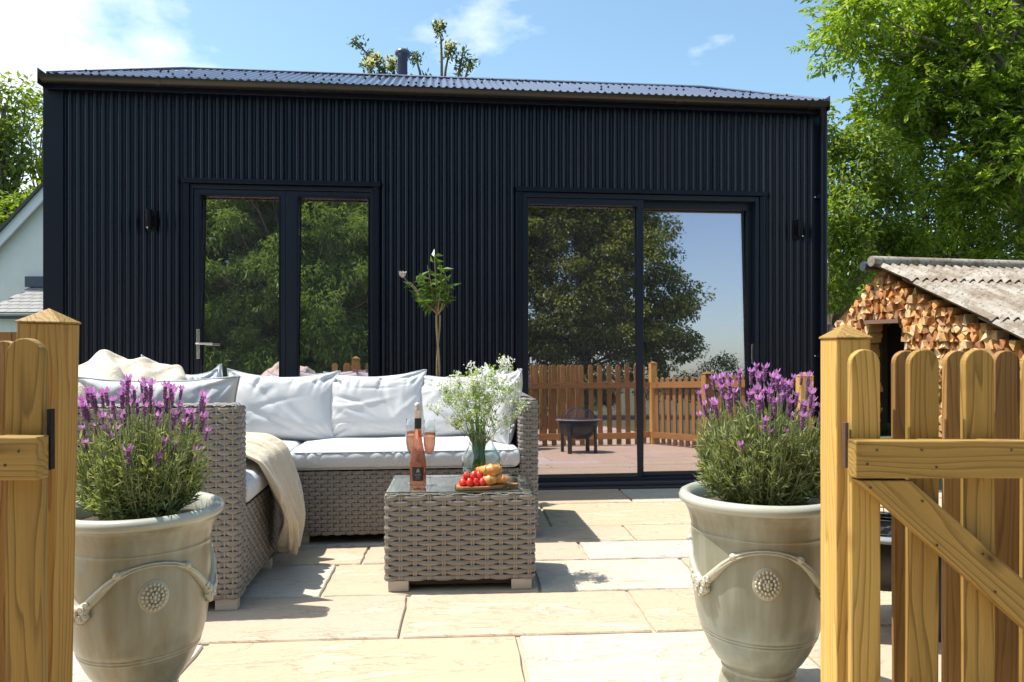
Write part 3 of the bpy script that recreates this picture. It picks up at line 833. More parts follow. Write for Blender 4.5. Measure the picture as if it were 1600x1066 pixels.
def bl(px, py, Yd=1.41): return ((px - 800) / 1200 * Yd, 1.02 + (540 - py) / 1200 * Yd)
gl_ = -.882; PL = lambda px, py: (bl(px, py)[0] - gl_, bl(px, py)[1])
gate((gl_, 1.45, 0), -1, 'left wooden picket gate cut off by the frame edge, with short rail end in view', [.0415 + .135 * i for i in range(4)], 1.034, (PL(0, 751)[1], PL(0, 683)[1]), .0 - PL(57, 0)[0], .50,
     (.785, .90, .008, 'hinge', [PL(29, 705), PL(8, 727)]), None, .069)
# fences behind the gates
picket_fence((.836, 1.85, 0), 0, 15, .1193, 'wooden picket fence running right behind the right gate', 1.008, first=0.0)
t = picket_fence((-1.06, 1.62, 0), math.pi, 2, .1193, 'wooden picket fence running left behind the left gate', 1.03, side=1, pw=.066, rails=(.25, .79))
for o in t.children:
    if o.name.startswith('rail'): pass
# side fence along the right edge of the patio (mirrored in the sliding door)
picket_fence((2.64, 2.02, 0), math.atan2(2.7, .62), 23, .12, 'lower wooden picket fence along the right edge of the patio', .84)
post_cap(.085, .085, .82, .03, 'fence_post', 'short wooden fence post in front of the house wall beside the right lavender', (1.84, 4.9, 0), mat='pine')
post_cap(.085, .085, 1.02, .03, 'fence_post', 'corner fence post where the two right picket fences meet', (2.58, 1.87, 0), mat='pine')
# boarded fence beyond the left gate
t = empty('board_fence', (-6.6, 6.3, 0), R(3), label='orange-brown vertical board fence below the white cottage', cat='fence')
me = None
for i in range(26):
    o = board('board', .118, 1.135, .018, 'board_brown', t, (i * .124, -.004 * (i % 2), 0), None, False, .002, me); me = o.data
for z in (.25, .85): board('rail', .07, 3.2, .035, 'board_brown', t, (-.05, .021, z), (0, R(90), 0))

# ------------------------------------------------------------------ log-clad shed at the right
TA = math.atan2(.243, .97)
shed = empty('log_shed', (4.31, 9.0, 0), 0, label='low shed with split-log gable wall and weathered corrugated roof', cat='shed')
D = np.array([.243, -.970, 0]); NL = np.array([-.970, -.243, 0]); RD = -NL
ZP = 1.93
def top(t): return ZP - .03 + (t * .78 if t < 0 else -t * .455)
def P3(t, z, o=0): return D * t + NL * o + np.array([0, 0, z])
def poly_wall(pts, o0, o1, name, m):
    A = [P3(t, z, o0) for t, z in pts]; B = [P3(t, z, o1) for t, z in pts]; n = len(pts)
    g = G(); g.add(A + B, [tuple(range(n)), tuple(range(2 * n - 1, n - 1, -1))] + [(i, n + i, n + (i + 1) % n, (i + 1) % n) for i in range(n)])
    return g.build(name, M[m], shed)
TE, TB = 2.75, -2.0
poly_wall([(TB, 0), (-.16, 0), (-.16, top(-.16) - .05), (TB, top(TB) - .05)], -.16, -.24, 'back_board', 'core')
poly_wall([(.32, 0), (TE, 0), (TE, top(TE) - .05), (.32, top(.32) - .05)], -.16, -.24, 'back_board', 'core')
poly_wall([(-.16, 1.34), (.32, 1.34), (.32, top(.32) - .05), (0, top(0) - .05), (-.16, top(-.16) - .05)], -.16, -.24, 'back_board', 'core')
poly_wall([(-.20, 1.275), (.36, 1.275), (.36, 1.32), (-.20, 1.32)], .06, -.15, 'lintel', 'lintel')
poly_wall([(-2.6, 0), (1.6, 0), (1.6, 1.33), (-2.6, 1.33)], -.9, -.96, 'inner_wall', 'core')
cells = []
z = .02; row = 0
rl = random.Random(5)
hs = []
while z < 2.0:
    hgt = rl.uniform(.075, .11); t = TB + rl.uniform(0, .08)
    while t < TE:
        w_ = rl.uniform(.045, .095)
        zc = z + hgt / 2; tc = t + w_ / 2
        ok = zc + hgt * .42 < top(tc) and not (-.18 < tc < .34 and zc < 1.32 - 0 and zc - hgt / 2 < 1.30)
        if ok: cells.append((t, t + w_, z, z + hgt))
        t += w_
    z += hgt * .93
def log_piece(c, g=None, local=True):
    t0, t1, z0, z1 = c; j = lambda: rl.uniform(-.014, .014)
    kind = rl.random(); w_, h_ = t1 - t0, z1 - z0
    if kind < .33: pts = [(t0, z0 + j()), (t1, z0 + j()), (t1 + j(), z0 + h_ * .35), (t0 + w_ * rl.uniform(.3, .7), z1 + .014)]
    elif kind < .62: pts = [(t0 + w_ * rl.uniform(.3, .7), z0 - .012), (t1 + j() * .3, z1 - h_ * .4), (t1 + j() * .3, z1), (t0, z1 + j()), (t0 + j() * .3, z1 - h_ * .5)]
    elif kind < .8: pts = [(t0, z0 + j()), (t1, z0 + j()), (t1, z1 + j()), (t0 + w_ * .4, z1 + .01), (t0, z1 - h_ * .4)]
    else: pts = [(t0 + w_ * .2, z0), (t1 - w_ * .1, z0 - .004), (t1, z0 + h_ * .5), (t1 - w_ * .2, z1), (t0 + w_ * .3, z1 + .006), (t0, z0 + h_ * .6)]
    o = rl.uniform(-.03, .045); til = rl.uniform(-.02, .02); n = len(pts)
    ct, cz = (t0 + t1) / 2, (z0 + z1) / 2
    pts = [(ct + (a - ct) * 1.0, cz + (b - cz) * .97) for a, b in pts]
    A = [P3(t, z, o + til * (1 if i % 2 else -1)) for i, (t, z) in enumerate(pts)]; B = [P3(t, z, -.17) for t, z in pts]
    F = [tuple(range(n)), *[(i, n + i, n + (i + 1) % n, (i + 1) % n) for i in range(n)]]
    return A, B, F, P3(ct, cz)
LC = [(.80, .39, .13), (.86, .54, .23), (.90, .68, .40), (.50, .20, .06), (.64, .35, .13), (.70, .46, .22), (.40, .20, .09)]
def vis(c):
    p = np.array([4.31, 9.0, 0]) + P3((c[0] + c[1]) / 2, (c[2] + c[3]) / 2)
    px = 800 + 1200 * p[0] / p[1]; py = 540 - (p[2] - 1.02) / p[1] * 1200
    return (1285 < px < 1610 and 400 < py < 590), py
cv = [c for c in cells if vis(c)[0]]; cv = sorted(cv, key=lambda c: vis(c)[1])[:290]
rest = [c for c in cells if c not in cv]
for c in cv:
    A, B, F, ce = log_piece(c)
    g = G(); g.add([a - ce for a in A] + [b - ce for b in B], F)
    o = g.build('log', M['log'], shed, loc=tuple(ce)); o.color = (*rl.choice(LC), 1)
g = G()
for c in rest:
    A, B, F, ce = log_piece(c); g.add(A + B, F)
o = g.build('lower_logs', M['log'], shed); o.color = (.66, .42, .19, 1); tag(o, kind='stuff')
# roof courses
SD = np.array([.243 * .91, -.970 * .91, -.414]); UPN = nrm(np.cross(RD, SD)); UPN = UPN if UPN[2] > 0 else -UPN
RSD = np.array([-.243 * .79, .970 * .79, -.613]); UPR = nrm(np.cross(RD, RSD)); UPR = UPR if UPR[2] > 0 else -UPR
def roof_course(sdir, upn, s0, s1, r0, r1, lift, droop=0):
    nn = int((r1 - r0) / .125 * 8); r = np.linspace(r0, r1, nn + 1); V = np.zeros((nn + 1, 2, 3))
    ww = .024 * np.cos(2 * np.pi * r / .125)
    for k, s in enumerate((s0, s1)):
        V[:, k] = np.array([0, 0, ZP + .05]) + RD * r[:, None] + sdir * s + upn * (ww[:, None] + lift * (1 if k else .1))
    g = grid(V); V2 = V - upn * .007; grid(V2[::-1], g)
    grid(np.stack([V[:, 1], V2[:, 1]], 1), g); grid(np.stack([V[0:1, 0], V[0:1, 1]], 0).reshape(2, 1, 3).repeat(2, 1) - np.array([[[0, 0, 0]], [[0, 0, 0]]]), g) if False else None
    g.build('roof_sheet', M['asbestos'], shed, smooth=True)
for (s0, s1, lf) in ((-.0, .62, .028), (.50, 1.75, .026), (1.62, 3.05, .024)):
    for r0 in np.arange(-.09, 6.0, 1.0): roof_course(SD, UPN, s0, s1, r0, r0 + 1.06, lf + .004 * (int(r0 + .2) % 2))
for (s0, s1, lf) in ((0, 1.2, .028), (1.1, 2.3, .026)):
    for r0 in np.arange(.12, 6.0, 1.0): roof_course(RSD, UPR, s0, s1, r0, r0 + 1.06, lf + .004 * (int(r0 + .2) % 2))
p0 = np.array([0, 0, ZP + .075]) - RD * .12
for i in range(4):
    tube([p0 + RD * i * 1.6, p0 + RD * (i * 1.6 + 1.66)], .062 + .004 * (i % 2), 14).build('ridge_tile', M['asbestos'], shed, smooth=True)
tube([p0 - RD * .02 - D * .12 - np.array([0, 0, .05]), p0 + RD * .35 - D * .10 - np.array([0, 0, .035])], .055, 12).build('ridge_end', M['lead'], shed, smooth=True)
g = G(); E = 6.1
A = [P3(TB, 0, -E), P3(TE, 0, -E), P3(TE, top(TE) - .1, -E), P3(0, top(0) - .1, -E), P3(TB, top(TB) - .1, -E)]
g.add(A, [tuple(range(5))]); g.add([P3(TE - .1, 0, -.2), P3(TE - .1, 0, -E), P3(TE - .1, top(TE) - .15, -E), P3(TE - .1, top(TE) - .15, -.2)], [(0, 1, 2, 3)])
g.build('board_wall', M['board_brown'], shed)
# ------------------------------------------------------------------ woven rattan
RP, SP = .0207, .0300                               # strand rise, half stake spacing
def rrect(x0, x1, y0, y1, r, k=5):
    pts = []
    for cx, cy, a0 in ((x1 - r, y0 + r, -90), (x1 - r, y1 - r, 0), (x0 + r, y1 - r, 90), (x0 + r, y0 + r, 180)):
        for i in range(k): a = R(a0 + 90 * i / (k - 1)); pts.append((cx + r * math.cos(a), cy + r * math.sin(a)))
    return np.array(pts)
def resample(pts, n):
    P = np.vstack([pts, pts[:1]]); d = np.linalg.norm(np.diff(P, axis=0), axis=1); s = np.concatenate([[0], np.cumsum(d)])
    q = np.linspace(0, s[-1], n, endpoint=False)
    out = np.stack([np.interp(q, s, P[:, 0]), np.interp(q, s, P[:, 1])], -1)
    T = nrm(np.roll(out, -1, 0) - np.roll(out, 1, 0)); N = np.stack([T[:, 1], -T[:, 0]], -1)
    return out, N, s[-1]
def woven_box(parent, x0, x1, y0, y1, z0, z1, r=.02, sp=.0310, rp=RP, r_first=0, upr_pitch=None):
    """closed woven loop of strands around a box, each strand one part"""
    pts = rrect(x0, x1, y0, y1, r); per = resample(pts, 8)[2]
    ns = int(round(per / sp / 2)) * 2; K = 8
    path, N, _ = resample(pts, ns * K)
    idx = np.arange(ns * K); ph = idx / K * np.pi
    nr_ = int(round((z1 - z0) / rp)); rp = (z1 - z0) / nr_
    cs = np.linspace(-1, 1, 5)
    for par in (0, 1):
        c = np.cos(ph + par * np.pi)
        off = (.0042 if sp > .05 else .0034) * np.tanh((2.6 if sp > .05 else 3.2) * (c + (.35 if sp > .05 else .55)))
        wid = .0090 + .0012 * np.clip(c + .3, 0, 1)
        sag = -.0012 * c
        V = np.zeros((ns * K, 5, 3))
        for q, s in enumerate(cs):
            o = off + .0036 * (1 - s * s) - .001
            V[:, q, 0] = path[:, 0] + N[:, 0] * o; V[:, q, 1] = path[:, 1] + N[:, 1] * o
            V[:, q, 2] = s * wid * rp / .0207 + sag
        me = grid(V[::1], closeu=True).mesh('strand', M['rattan'], True)
        for k in range(nr_):
            if k % 2 != par: continue
            link('strand', me, parent, (0, 0, z0 + (k + .5) * rp))
    g = G()
    st = path[K // 2::1][::K] if False else path[::K]; sn = N[::K]
    for p, n_ in zip(st, sn):
        t = np.array([-n_[1], n_[0]])
        for d in ((-.0046, .0046) if sp > .05 else (0,)):
            a = p + t * d - n_ * .0005
            V = np.zeros((2, 4, 3))
            for i, (o, l) in enumerate(((-.003, -.0042), (.0012, -.003), (.0012, .003), (-.003, .0042))):
                q = a + n_ * o + t * l; V[:, i, :2] = q
            V[0, :, 2] = z0 + .003; V[1, :, 2] = z1 - .002
            grid(V.transpose(1, 0, 2), g)
    tag(g.build('uprights', M['rattan_pale'], parent), kind='stuff')
    e = .0075
    rr = rrect(x0 + e, x1 - e, y0 + e, y1 - e, max(.004, r - e))
    m = len(rr); g = G()
    g.add([(x, y, z0 + .004) for x, y in rr] + [(x, y, z1 - .003) for x, y in rr], [(i, (i + 1) % m, m + (i + 1) % m, m + i) for i in range(m)] + [tuple(range(m, 2 * m))])
    g.build('inner_shell', M['core'], parent)
def woven_top(parent, x0, x1, y0, y1, z, rp=.0207, sp=.06):
    """flat weave over a top: strands along x"""
    nr_ = max(2, int(round((y1 - y0) / rp))); rp = (y1 - y0) / nr_; n_ = int((x1 - x0) / sp * 8); x = np.linspace(x0, x1, n_)
    ends = np.clip(np.minimum(x - x0, x1 - x) / .012, 0, 1); cs = np.linspace(-1, 1, 5)
    g = G(); gs = G()
    for k in range(nr_):
        c = np.cos(x / sp * np.pi + k * np.pi); V = np.zeros((n_, 5, 3)); yc = y0 + (k + .5) * rp
        for q, s in enumerate(cs):
            V[:, q, 0] = x; V[:, q, 1] = yc + s * (.0080 + .0015 * (c > -.5)); V[:, q, 2] = z + .0035 * np.tanh(2 * c) + .003 * (1 - s * s) - .010 * (1 - ends) ** 2
        grid(V, g)
    o = tag(g.build('woven_top', M['rattan'], parent, smooth=True), kind='stuff')
    for i in range(int((x1 - x0) / sp) + 1):
        xx = x0 + i * sp
        for d in (-.0045, .0045): box(xx + d - .0035, xx + d + .0035, y0, y1, z - .004, z + .0005, gs)
    tag(gs.build('uprights', M['rattan_pale'], parent), kind='stuff')
    return o
def feet(parent, pts, w=.085, d=.04, h=.045):
    me = None
    for x, y in pts:
        if me is None: me = box(-w / 2, w / 2, -d / 2, d / 2, 0, h).mesh('foot', M['foot'])
        link('foot', me, parent, (x, y, 0), None, .003)

# corner sofa, in the frame of the house wall (x along the wall, y towards it, origin on the wall line)
SR = R(6)
sofa = empty('corner_sofa', to_world(-1.0, -1.1, 0), SR, label='grey woven rattan corner sofa with pale seat cushions and high end arm', cat='sofa')
sofa_o = (-1.0, -1.1)
sub = Matrix.Translation((1.0, 1.1, 0))
class Off:                                          # coordinates below are wall coordinates
    pass
def holder(name='sofa_module'):
    return sofa
def S(x0, x1, y0, y1): return (x0 + 1.0, x1 + 1.0, y0 + 1.1, y1 + 1.1)
AT, AR = .795, .742
woven_box(sofa, *S(-2.08, -1.316, -2.476, -2.36), .045, AT - .012, r=.022)
woven_top(sofa, *S(-2.06, -1.330, -2.468, -2.368), AT - .006, sp=.035)
woven_box(sofa, *S(-2.08, -1.322, -2.352, -.74), .045, .375, r=.015)
woven_box(sofa, *S(-2.08, -1.97, -2.350, -.74), .385, AR - .01, r=.015)
woven_top(sofa, *S(-2.07, -1.98, -2.345, -.745), AR - .004)
woven_box(sofa, *S(-1.316, -.118, -1.50, -.74), .045, .375, r=.012)
woven_box(sofa, *S(-1.965, -.118, -.83, -.74), .385, AR - .01, r=.015)
woven_box(sofa, *S(-.115, -.02, -1.505, -.735), .045, AR - .012, r=.02)
woven_top(sofa, *S(-.108, -.027, -1.50, -.74), AR - .006, sp=.035)
feet(sofa, [(x + 1.0, y + 1.1) for x, y in ((-2.02, -2.44), (-1.365, -2.444), (-1.35, -1.9), (-1.35, -1.62), (-1.25, -1.465), (-.20, -1.465), (-.07, -1.47), (-.07, -.78))])

def creases(X, Y, n, seed, depth=.012, width=.02, lx=(-1, 1), ly=(-1, 1), vertical=False):
    r = np.random.default_rng(seed); Z = np.zeros_like(X)
    for k in range(n):
        cx, cy = r.uniform(*lx), r.uniform(*ly)
        a = r.normal(np.pi / 2, .22) if vertical else r.uniform(0, np.pi)
        L = r.uniform(.15, .55); w = width * r.uniform(.7, 1.8)
        dx, dy = X - cx, Y - cy
        al = dx * np.cos(a) + dy * np.sin(a); pe = -dx * np.sin(a) + dy * np.cos(a) + .12 * al ** 2 * r.uniform(-2, 2)
        Z += depth * r.uniform(-1, .7) * np.exp(-(pe / w) ** 2) * np.exp(-(al / L) ** 2)
    return Z
def pillow(label, loc, rot, w=.6, h=.42, t=.15, seed=1, mat='fabric', sag=.03, group=None, crush=0):
    n = 72; a = np.linspace(-1, 1, n); s, q = np.meshgrid(a, a, indexing='ij'); r = np.random.default_rng(seed)
    ears = .10
    x = w / 2 * s * (1 - ears * (1 - q ** 2) * s ** 2 * 1.0); y = h / 2 * q * (1 - ears * 1.2 * (1 - s ** 2) * q ** 2)
    y = y - sag * (1 - s ** 2) * (q > 0) * q ** 2 * .8
    th = np.clip((1 - np.abs(s) ** 3.2) * (1 - np.abs(q) ** 3.2), 0, 1) ** .55
    lump = 1 + .10 * np.sin(2.1 * s + seed) * np.cos(1.7 * q + seed * 2) - crush * np.exp(-((s - .1) / .25) ** 2 - ((q - .9) / .5) ** 2)
    cf = creases(s, q, 34, seed, .13, .055) 
    for sx in (-1, 1):                              # puckers running in from the corners and seams
        for sy in (-1, 1):
            for k in range(4):
                ang = math.atan2(-sy, -sx) + r.uniform(-.5, .5); dx, dy = s - sx * .98, q - sy * .98
                al = dx * math.cos(ang) + dy * math.sin(ang); pe = -dx * math.sin(ang) + dy * math.cos(ang)
                cf += -.20 * np.exp(-(pe / .05) ** 2) * np.exp(-((al - .25) / .25) ** 2)
    for k in range(9):
        cx = r.uniform(-.85, .85); cf += -.14 * np.exp(-((s - cx - .15 * (q - 1)) / .035) ** 2) * np.exp(-((q - .75) / .3) ** 2)
    z1 = t / 2 * th * lump + cf * t * .42 * th ** .5
    z0 = -t / 2 * th * (1 + .1 * np.cos(3 * s)) + creases(s, q, 18, seed + 50, .04, .07) * t * .4 * th ** .5
    # local: x right, z up (q), y depth (front = -y)
    V1 = np.stack([x, -z1, y], -1); V0 = np.stack([x, -z0, y], -1)
    g = grid(V1); grid(V0[::-1], g)
    o = g.build('back_cushion', M[mat], None, smooth=True, loc=loc, rot=rot)
    edge = np.concatenate([np.stack([x[:, 0], 0 * a, y[:, 0]], -1)[:-1], np.stack([x[-1, :], 0 * a, y[-1, :]], -1)[:-1], np.stack([x[::-1, -1], 0 * a, y[::-1, -1]], -1)[:-1], np.stack([x[0, ::-1], 0 * a, y[0, ::-1]], -1)[:-1]])[::3]
    edge = edge + np.stack([0 * edge[:, 0], .003 * np.sin(edge[:, 0] * 40 + seed), 0 * edge[:, 0]], -1)
    tube(edge, .0045, 6, closed=True).build('piping', M['piping'], o, smooth=True)
    return tag(o, label, 'cushion', group)
def at(px, w):                                       # u along the wall for something in that column at that distance from it
    return hu(px, w)
def pl(px, w, z, dz=0): return to_world(hu(px, w), w, z)
lean = R(-17)
pillow('first large pale grey back cushion from the left along the wall side of the sofa', pl(440, -1.02, .675), (lean, R(1), SR), .64, .43, .17, 3)
pillow('middle large pale grey back cushion on the wall side of the sofa', pl(587, -1.0, .672), (lean, R(-1.5), SR), .60, .42, .18, 8, sag=.02)
pillow('pale grey back cushion behind the white flowers on the wall side of the sofa', pl(722, -.99, .675), (lean, R(-3), SR + R(2)), .58, .42, .17, 12)
pillow('upright pale grey cushion seen edge-on against the right arm of the sofa', to_world(-.215, -1.19, .69), (R(-10), R(2), SR - R(72)), .52, .44, .17, 21)
pillow('flat topped pale grey cushion leaning against the high end arm behind the left lavender', to_world(-1.69, -2.23, .70), (R(12), 0, SR), .66, .40, .15, 31, sag=.0)
pillow('pale grey cushion with a peaked corner standing at the back of the left seat', to_world(-1.80, -1.62, .745), (R(-12), R(10), SR + R(50)), .42, .40, .15, 37, sag=.05)
pillow('smaller pale grey cushion behind the peaked cushion in the sofa corner', to_world(-1.83, -1.28, .71), (R(-14), R(-6), SR + R(40)), .38, .40, .15, 44, sag=.06)

def seat_cushion(x0, x1, y0, y1, z0, z1, seed, parent):
    hx, hy, hz = (x1 - x0) / 2, (y1 - y0) / 2, (z1 - z0) / 2; r = .030
    bm = bmesh.new(); bmesh.ops.create_grid(bm, x_segments=2, y_segments=2, size=1); bm.free()
    g = G(); nx, ny, nz = int(hx * 2 / .011), int(hy * 2 / .018), 9
    def face(ax, sgn):
        A = np.linspace(-1, 1, nx if ax != 0 else ny); B = np.linspace(-1, 1, nz if ax != 2 else ny)
        if ax == 2: A = np.linspace(-1, 1, nx)
        a, b = np.meshgrid(A, B, indexing='ij')
        if ax == 2: p = np.stack([a * hx, b * hy, 0 * a + sgn * hz], -1)
        elif ax == 1: p = np.stack([a * hx, 0 * a + sgn * hy, b * hz], -1)
        else: p = np.stack([0 * a + sgn * hx, a * hy, b * hz], -1)
        return p
    rr = np.random.default_rng(seed); rip = rr.uniform(0, 6, 6)
    for ax, sgn in ((2, 1), (2, -1), (1, -1), (1, 1), (0, 1), (0, -1)):
        p = face(ax, sgn); H_ = np.array([hx, hy, hz])
        q = np.clip(p, -(H_ - r), H_ - r); d = nrm(p - q); v = q + d * r
        sx, sy = p[..., 0] / hx, p[..., 1] / hy
        puff = .014 * (1 - sx ** 4) * (1 - sy ** 4) + .004 * np.sin(5 * p[..., 0] / .3 + rip[0]) * np.sin(4 * p[..., 1] / .3 + rip[1])
        v[..., 2] += puff * (p[..., 2] > 0) * np.clip(p[..., 2] / hz, 0, 1)
        fr = np.clip(-sy, 0, 1) ** 6
        u = p[..., 0]
        wr = (np.sin(u * 95 + rip[2] + 3 * np.sin(u * 11)) * (.5 + .5 * np.sin(u * 13 + rip[3])) + .6 * np.sin(u * 57 + rip[4]))
        zz = np.clip((p[..., 2] / hz + 1) / 2, 0, 1)
        v[..., 1] += fr * .0045 * wr * (zz ** .7) * np.where(np.abs(d[..., 1]) > .2, 1, 0)
        v[..., 1] -= fr * .012 * np.sin(zz * np.pi)
        v[..., 0] += np.sign(sx) * np.clip(np.abs(sx), 0, 1) ** 8 * .008 * np.sin(zz * np.pi)
        if (ax == 2 and sgn < 0) or (ax == 1 and sgn > 0) or (ax == 0 and sgn < 0): v = v[::-1]
        grid(v, g)
    o = g.build('seat_cushion', M['fabric'], parent, smooth=True, loc=((x0 + x1) / 2, (y0 + y1) / 2, (z0 + z1) / 2))
    pp = rrect(-hx + .006, hx - .006, -hy - .002, hy - .006, .03, 5); pt, _, _ = resample(pp, 90)
    for zz in (hz - .012, -hz + .012):
        tube(np.c_[pt, np.full(90, zz)], .0035, 5, closed=True).build('piping', M['piping'], o, smooth=True)
    return o
seat_cushion(*S(-1.300, -.122, -1.515, -.84), .378, .484, 5, sofa)
seat_cushion(*S(-1.96, -1.306, -1.66, -.84), .378, .482, 6, sofa)
seat_cushion(*S(-1.96, -1.312, -2.348, -1.67), .378, .484, 9, sofa)

# throws: grid sheets laid over a path with folds
def sheet(label, path, halfw, wdir, seed, folds=3, amp=.02, name='throw_blanket', taper=None, thick=.014, nu=90, nv=60, skew=0, up=(0, 0, 1)):
    Pn = np.array(path, float); d = np.concatenate([[0], np.cumsum(np.linalg.norm(np.diff(Pn, axis=0), axis=1))]); L = d[-1]
    sv = np.linspace(0, L, nu)
    # smooth polyline
    base = np.stack([np.interp(sv, d, Pn[:, i]) for i in range(3)], -1)
    for _ in range(6): base[1:-1] = (base[:-2] + base[1:-1] * 2 + base[2:]) / 4
    T = nrm(np.gradient(base, axis=0)); Wd = nrm(np.array(wdir, float)); N = nrm(np.cross(T, Wd))
    r = np.random.default_rng(seed); f = sv / L
    tw = np.ones(nu) if taper is None else np.interp(f, np.linspace(0, 1, len(taper)), taper)
    v = np.linspace(-1, 1, nv); V = np.zeros((nu, nv, 3))
    for j, q in enumerate(v):
        o = 0
        for k in range(folds):
            ph = r.__class__(np.random.PCG64(seed + k)).uniform(0, 6.28)
            o = o + amp / (1 + .5 * k) * np.sin((2.2 + 1.7 * k) * q * np.pi / 1.0 + ph + (1.2 + k) * f * 1.5)
        o = np.abs(o) * .9 + .3 * o
        V[:, j] = base + Wd * (q * halfw * tw)[:, None] + N * (o * (.35 + .65 * f) + .006 * np.sin(9 * q + 14 * f + seed))[:, None]
        V[:, j, :] += Wd * (skew * f)[:, None]
    e = r.normal(0, 1, nv); e = np.convolve(e, np.ones(9) / 9, 'same') * .03
    V[-1, :, 2] += e; V[-2, :, 2] += e * .6
    o = grid(V).build(name, M['throw'], None, smooth=True)
    m = o.modifiers.new('solid', 'SOLIDIFY'); m.thickness = thick; m.offset = 1
    m = o.modifiers.new('sub', 'SUBSURF'); m.levels = m.render_levels = 1
    return tag(o, label, 'blanket', 'cream throws on the sofa')
W3 = lambda u, w, z: to_world(u, w, z)
wd = np.array(to_world(0, 1)) - np.array(to_world(0, 0))
sheet('cream fleece throw hanging over the front edge of the left seat cushion',
      [W3(-1.95, -1.80, .62), W3(-1.75, -1.82, .60), W3(-1.50, -1.86, .605), W3(-1.37, -1.90, .595), W3(-1.28, -1.93, .55), W3(-1.235, -1.94, .45), W3(-1.19, -1.94, .34), W3(-1.165, -1.92, .22), W3(-1.19, -1.86, .07)],
      .25, -wd, 5, 3, .062, taper=[1.0, 1.0, 1.0, .95, .95, .9, .66, .18])
# rumpled throw over the left back of the sofa
def rumple():
    n = 110; a = np.linspace(-1, 1, n); s, q = np.meshgrid(a, a, indexing='ij')
    r2 = (s / 1.0) ** 2 + (q / 1.0) ** 2
    zz = .30 * np.clip(1 - r2 ** 1.4, -.25, 1) ** 1.0
    zz = np.where(r2 < 1, .29 * (1 - r2) ** .6, -.30 * (r2 - 1))
    X = .30 * s + .03 * np.sin(4 * q); Y = .36 * q + .03 * np.sin(3 * s)
    f = 0
    ws, wq = s + .18 * np.sin(2.2 * q + .6), q + .15 * np.sin(2.6 * s + 1.1)
    for k, (ax, ay, ph, am) in enumerate(((3.0, 1.6, .5, .036), (-1.8, 4.0, 2.1, .018), (6.2, 2.4, 4.0, .020), (10, -3, 1.0, .010))):
        v_ = np.sin(ax * ws + ay * wq + ph); f = f + am * 1.0 * np.exp(-(v_ / (.55 + .25 * np.sin(3 * wq + k))) ** 2)
    Z = zz * .84 + f
    V = np.stack([X, Y, Z], -1)
    o = grid(V).build('throw_blanket', M['throw'], None, smooth=True, loc=to_world(-1.95, -1.98, .68), rot=(0, R(6), SR))
    m = o.modifiers.new('solid', 'SOLIDIFY'); m.thickness = .012; m.offset = 1
    m = o.modifiers.new('sub', 'SUBSURF'); m.levels = m.render_levels = 1
    tag(o, 'cream fleece throw heaped over the left back of the sofa behind the left lavender', 'blanket', 'cream throws on the sofa')
rumple()

# ------------------------------------------------------------------ coffee table and what stands on it
TR = R(3.6); TX, TY = -.228, 3.40
tab = empty('coffee_table', (TX, TY, 0), TR, label='square woven rattan coffee table with glass top', cat='table')
tw, td, th_ = .311, .205, .408
woven_box(tab, -tw, tw, -td, td, .045, th_ - .012, r=.022, sp=.0585, rp=.0212)
woven_top(tab, -tw + .006, tw - .006, -td + .001, td - .001, th_ - .0095, rp=.0212, sp=.0585)
feet(tab, [(-tw + .055, -td + .022), (tw - .055, -td + .022), (-tw + .055, td - .022), (tw - .055, td - .022)])
g = box(-tw + .02, tw - .02, -td + .03, td - .03, .02, .044); g.build('under_panel', M['core'], tab)
g = box(-tw + .004, tw - .004, -td + .004, td - .004, th_, th_ + .005); gt = g.build('glass_top', M['table_glass'], tab)
e = .0045; g = G(); ring_frame(-tw + .0035, tw - .0035, 0, 1, 0, 0, 0, G())
for b_ in ((-tw + .0033, tw - .0033, -td + .0033, -td + .0039), (-tw + .0033, tw - .0033, td - .0039, td - .0033)): box(*b_, th_ + .0004, th_ + .0046, g)
for b_ in ((-tw + .0033, -tw + .0039, -td + .004, td - .004), (tw - .0039, tw - .0033, -td + .004, td - .004)): box(*b_, th_ + .0004, th_ + .0046, g)
g.build('glass_edge', M['edge_glass'], gt)
ZT2 = th_ + .0055
def onT(px, Yd): return ((px - 800) / 1200 * Yd, Yd)

# bottle
x, y = onT(653, 3.30)
bt = empty('wine_bottle', (x, y, ZT2), R(4), label='rosé wine bottle with pale foil neck and black label on the coffee table', cat='bottle')
k = .355 / .32
prof = [(.0005, .004), (.030, 0), (.0345, .004), (.0355, .012), (.0355, .088), (.0345, .102), (.0305, .125), (.0245, .150), (.0192, .176), (.0160, .202), (.0145, .235), (.0142, .262), (.014, .29)]
lathe([(a_, b_ * k) for a_, b_ in prof], 40).build('bottle_glass', M['rose'], bt, smooth=True)
lathe([(a_, b_ * k) for a_, b_ in [(.0150, .225), (.0150, .262), (.0152, .268)]], 24).build('neck_band', M['label_black'], bt, smooth=True)
lathe([(a_, b_ * k) for a_, b_ in [(.0152, .266), (.0154, .285), (.0172, .293), (.0176, .303), (.0165, .308), (.0172, .312), (.016, .322), (.009, .326), (.0005, .327)]], 28).build('foil_cap', M['foil'], bt, smooth=True)
def curved(r, a0, a1, z0, z1, n=14, g=None, mi=0):
    th = np.linspace(R(a0), R(a1), n); V = np.zeros((n, 2, 3)); V[:, 0, 0] = V[:, 1, 0] = r * np.cos(th); V[:, 0, 1] = V[:, 1, 1] = r * np.sin(th); V[:, 0, 2] = z0; V[:, 1, 2] = z1
    return grid(V, g, mi)
lb = curved(.0359, -128, -45, .030, .089).build('label', M['label_black'], bt, smooth=True)
g = G()                                             # small crest and the rows of lettering, too small to read
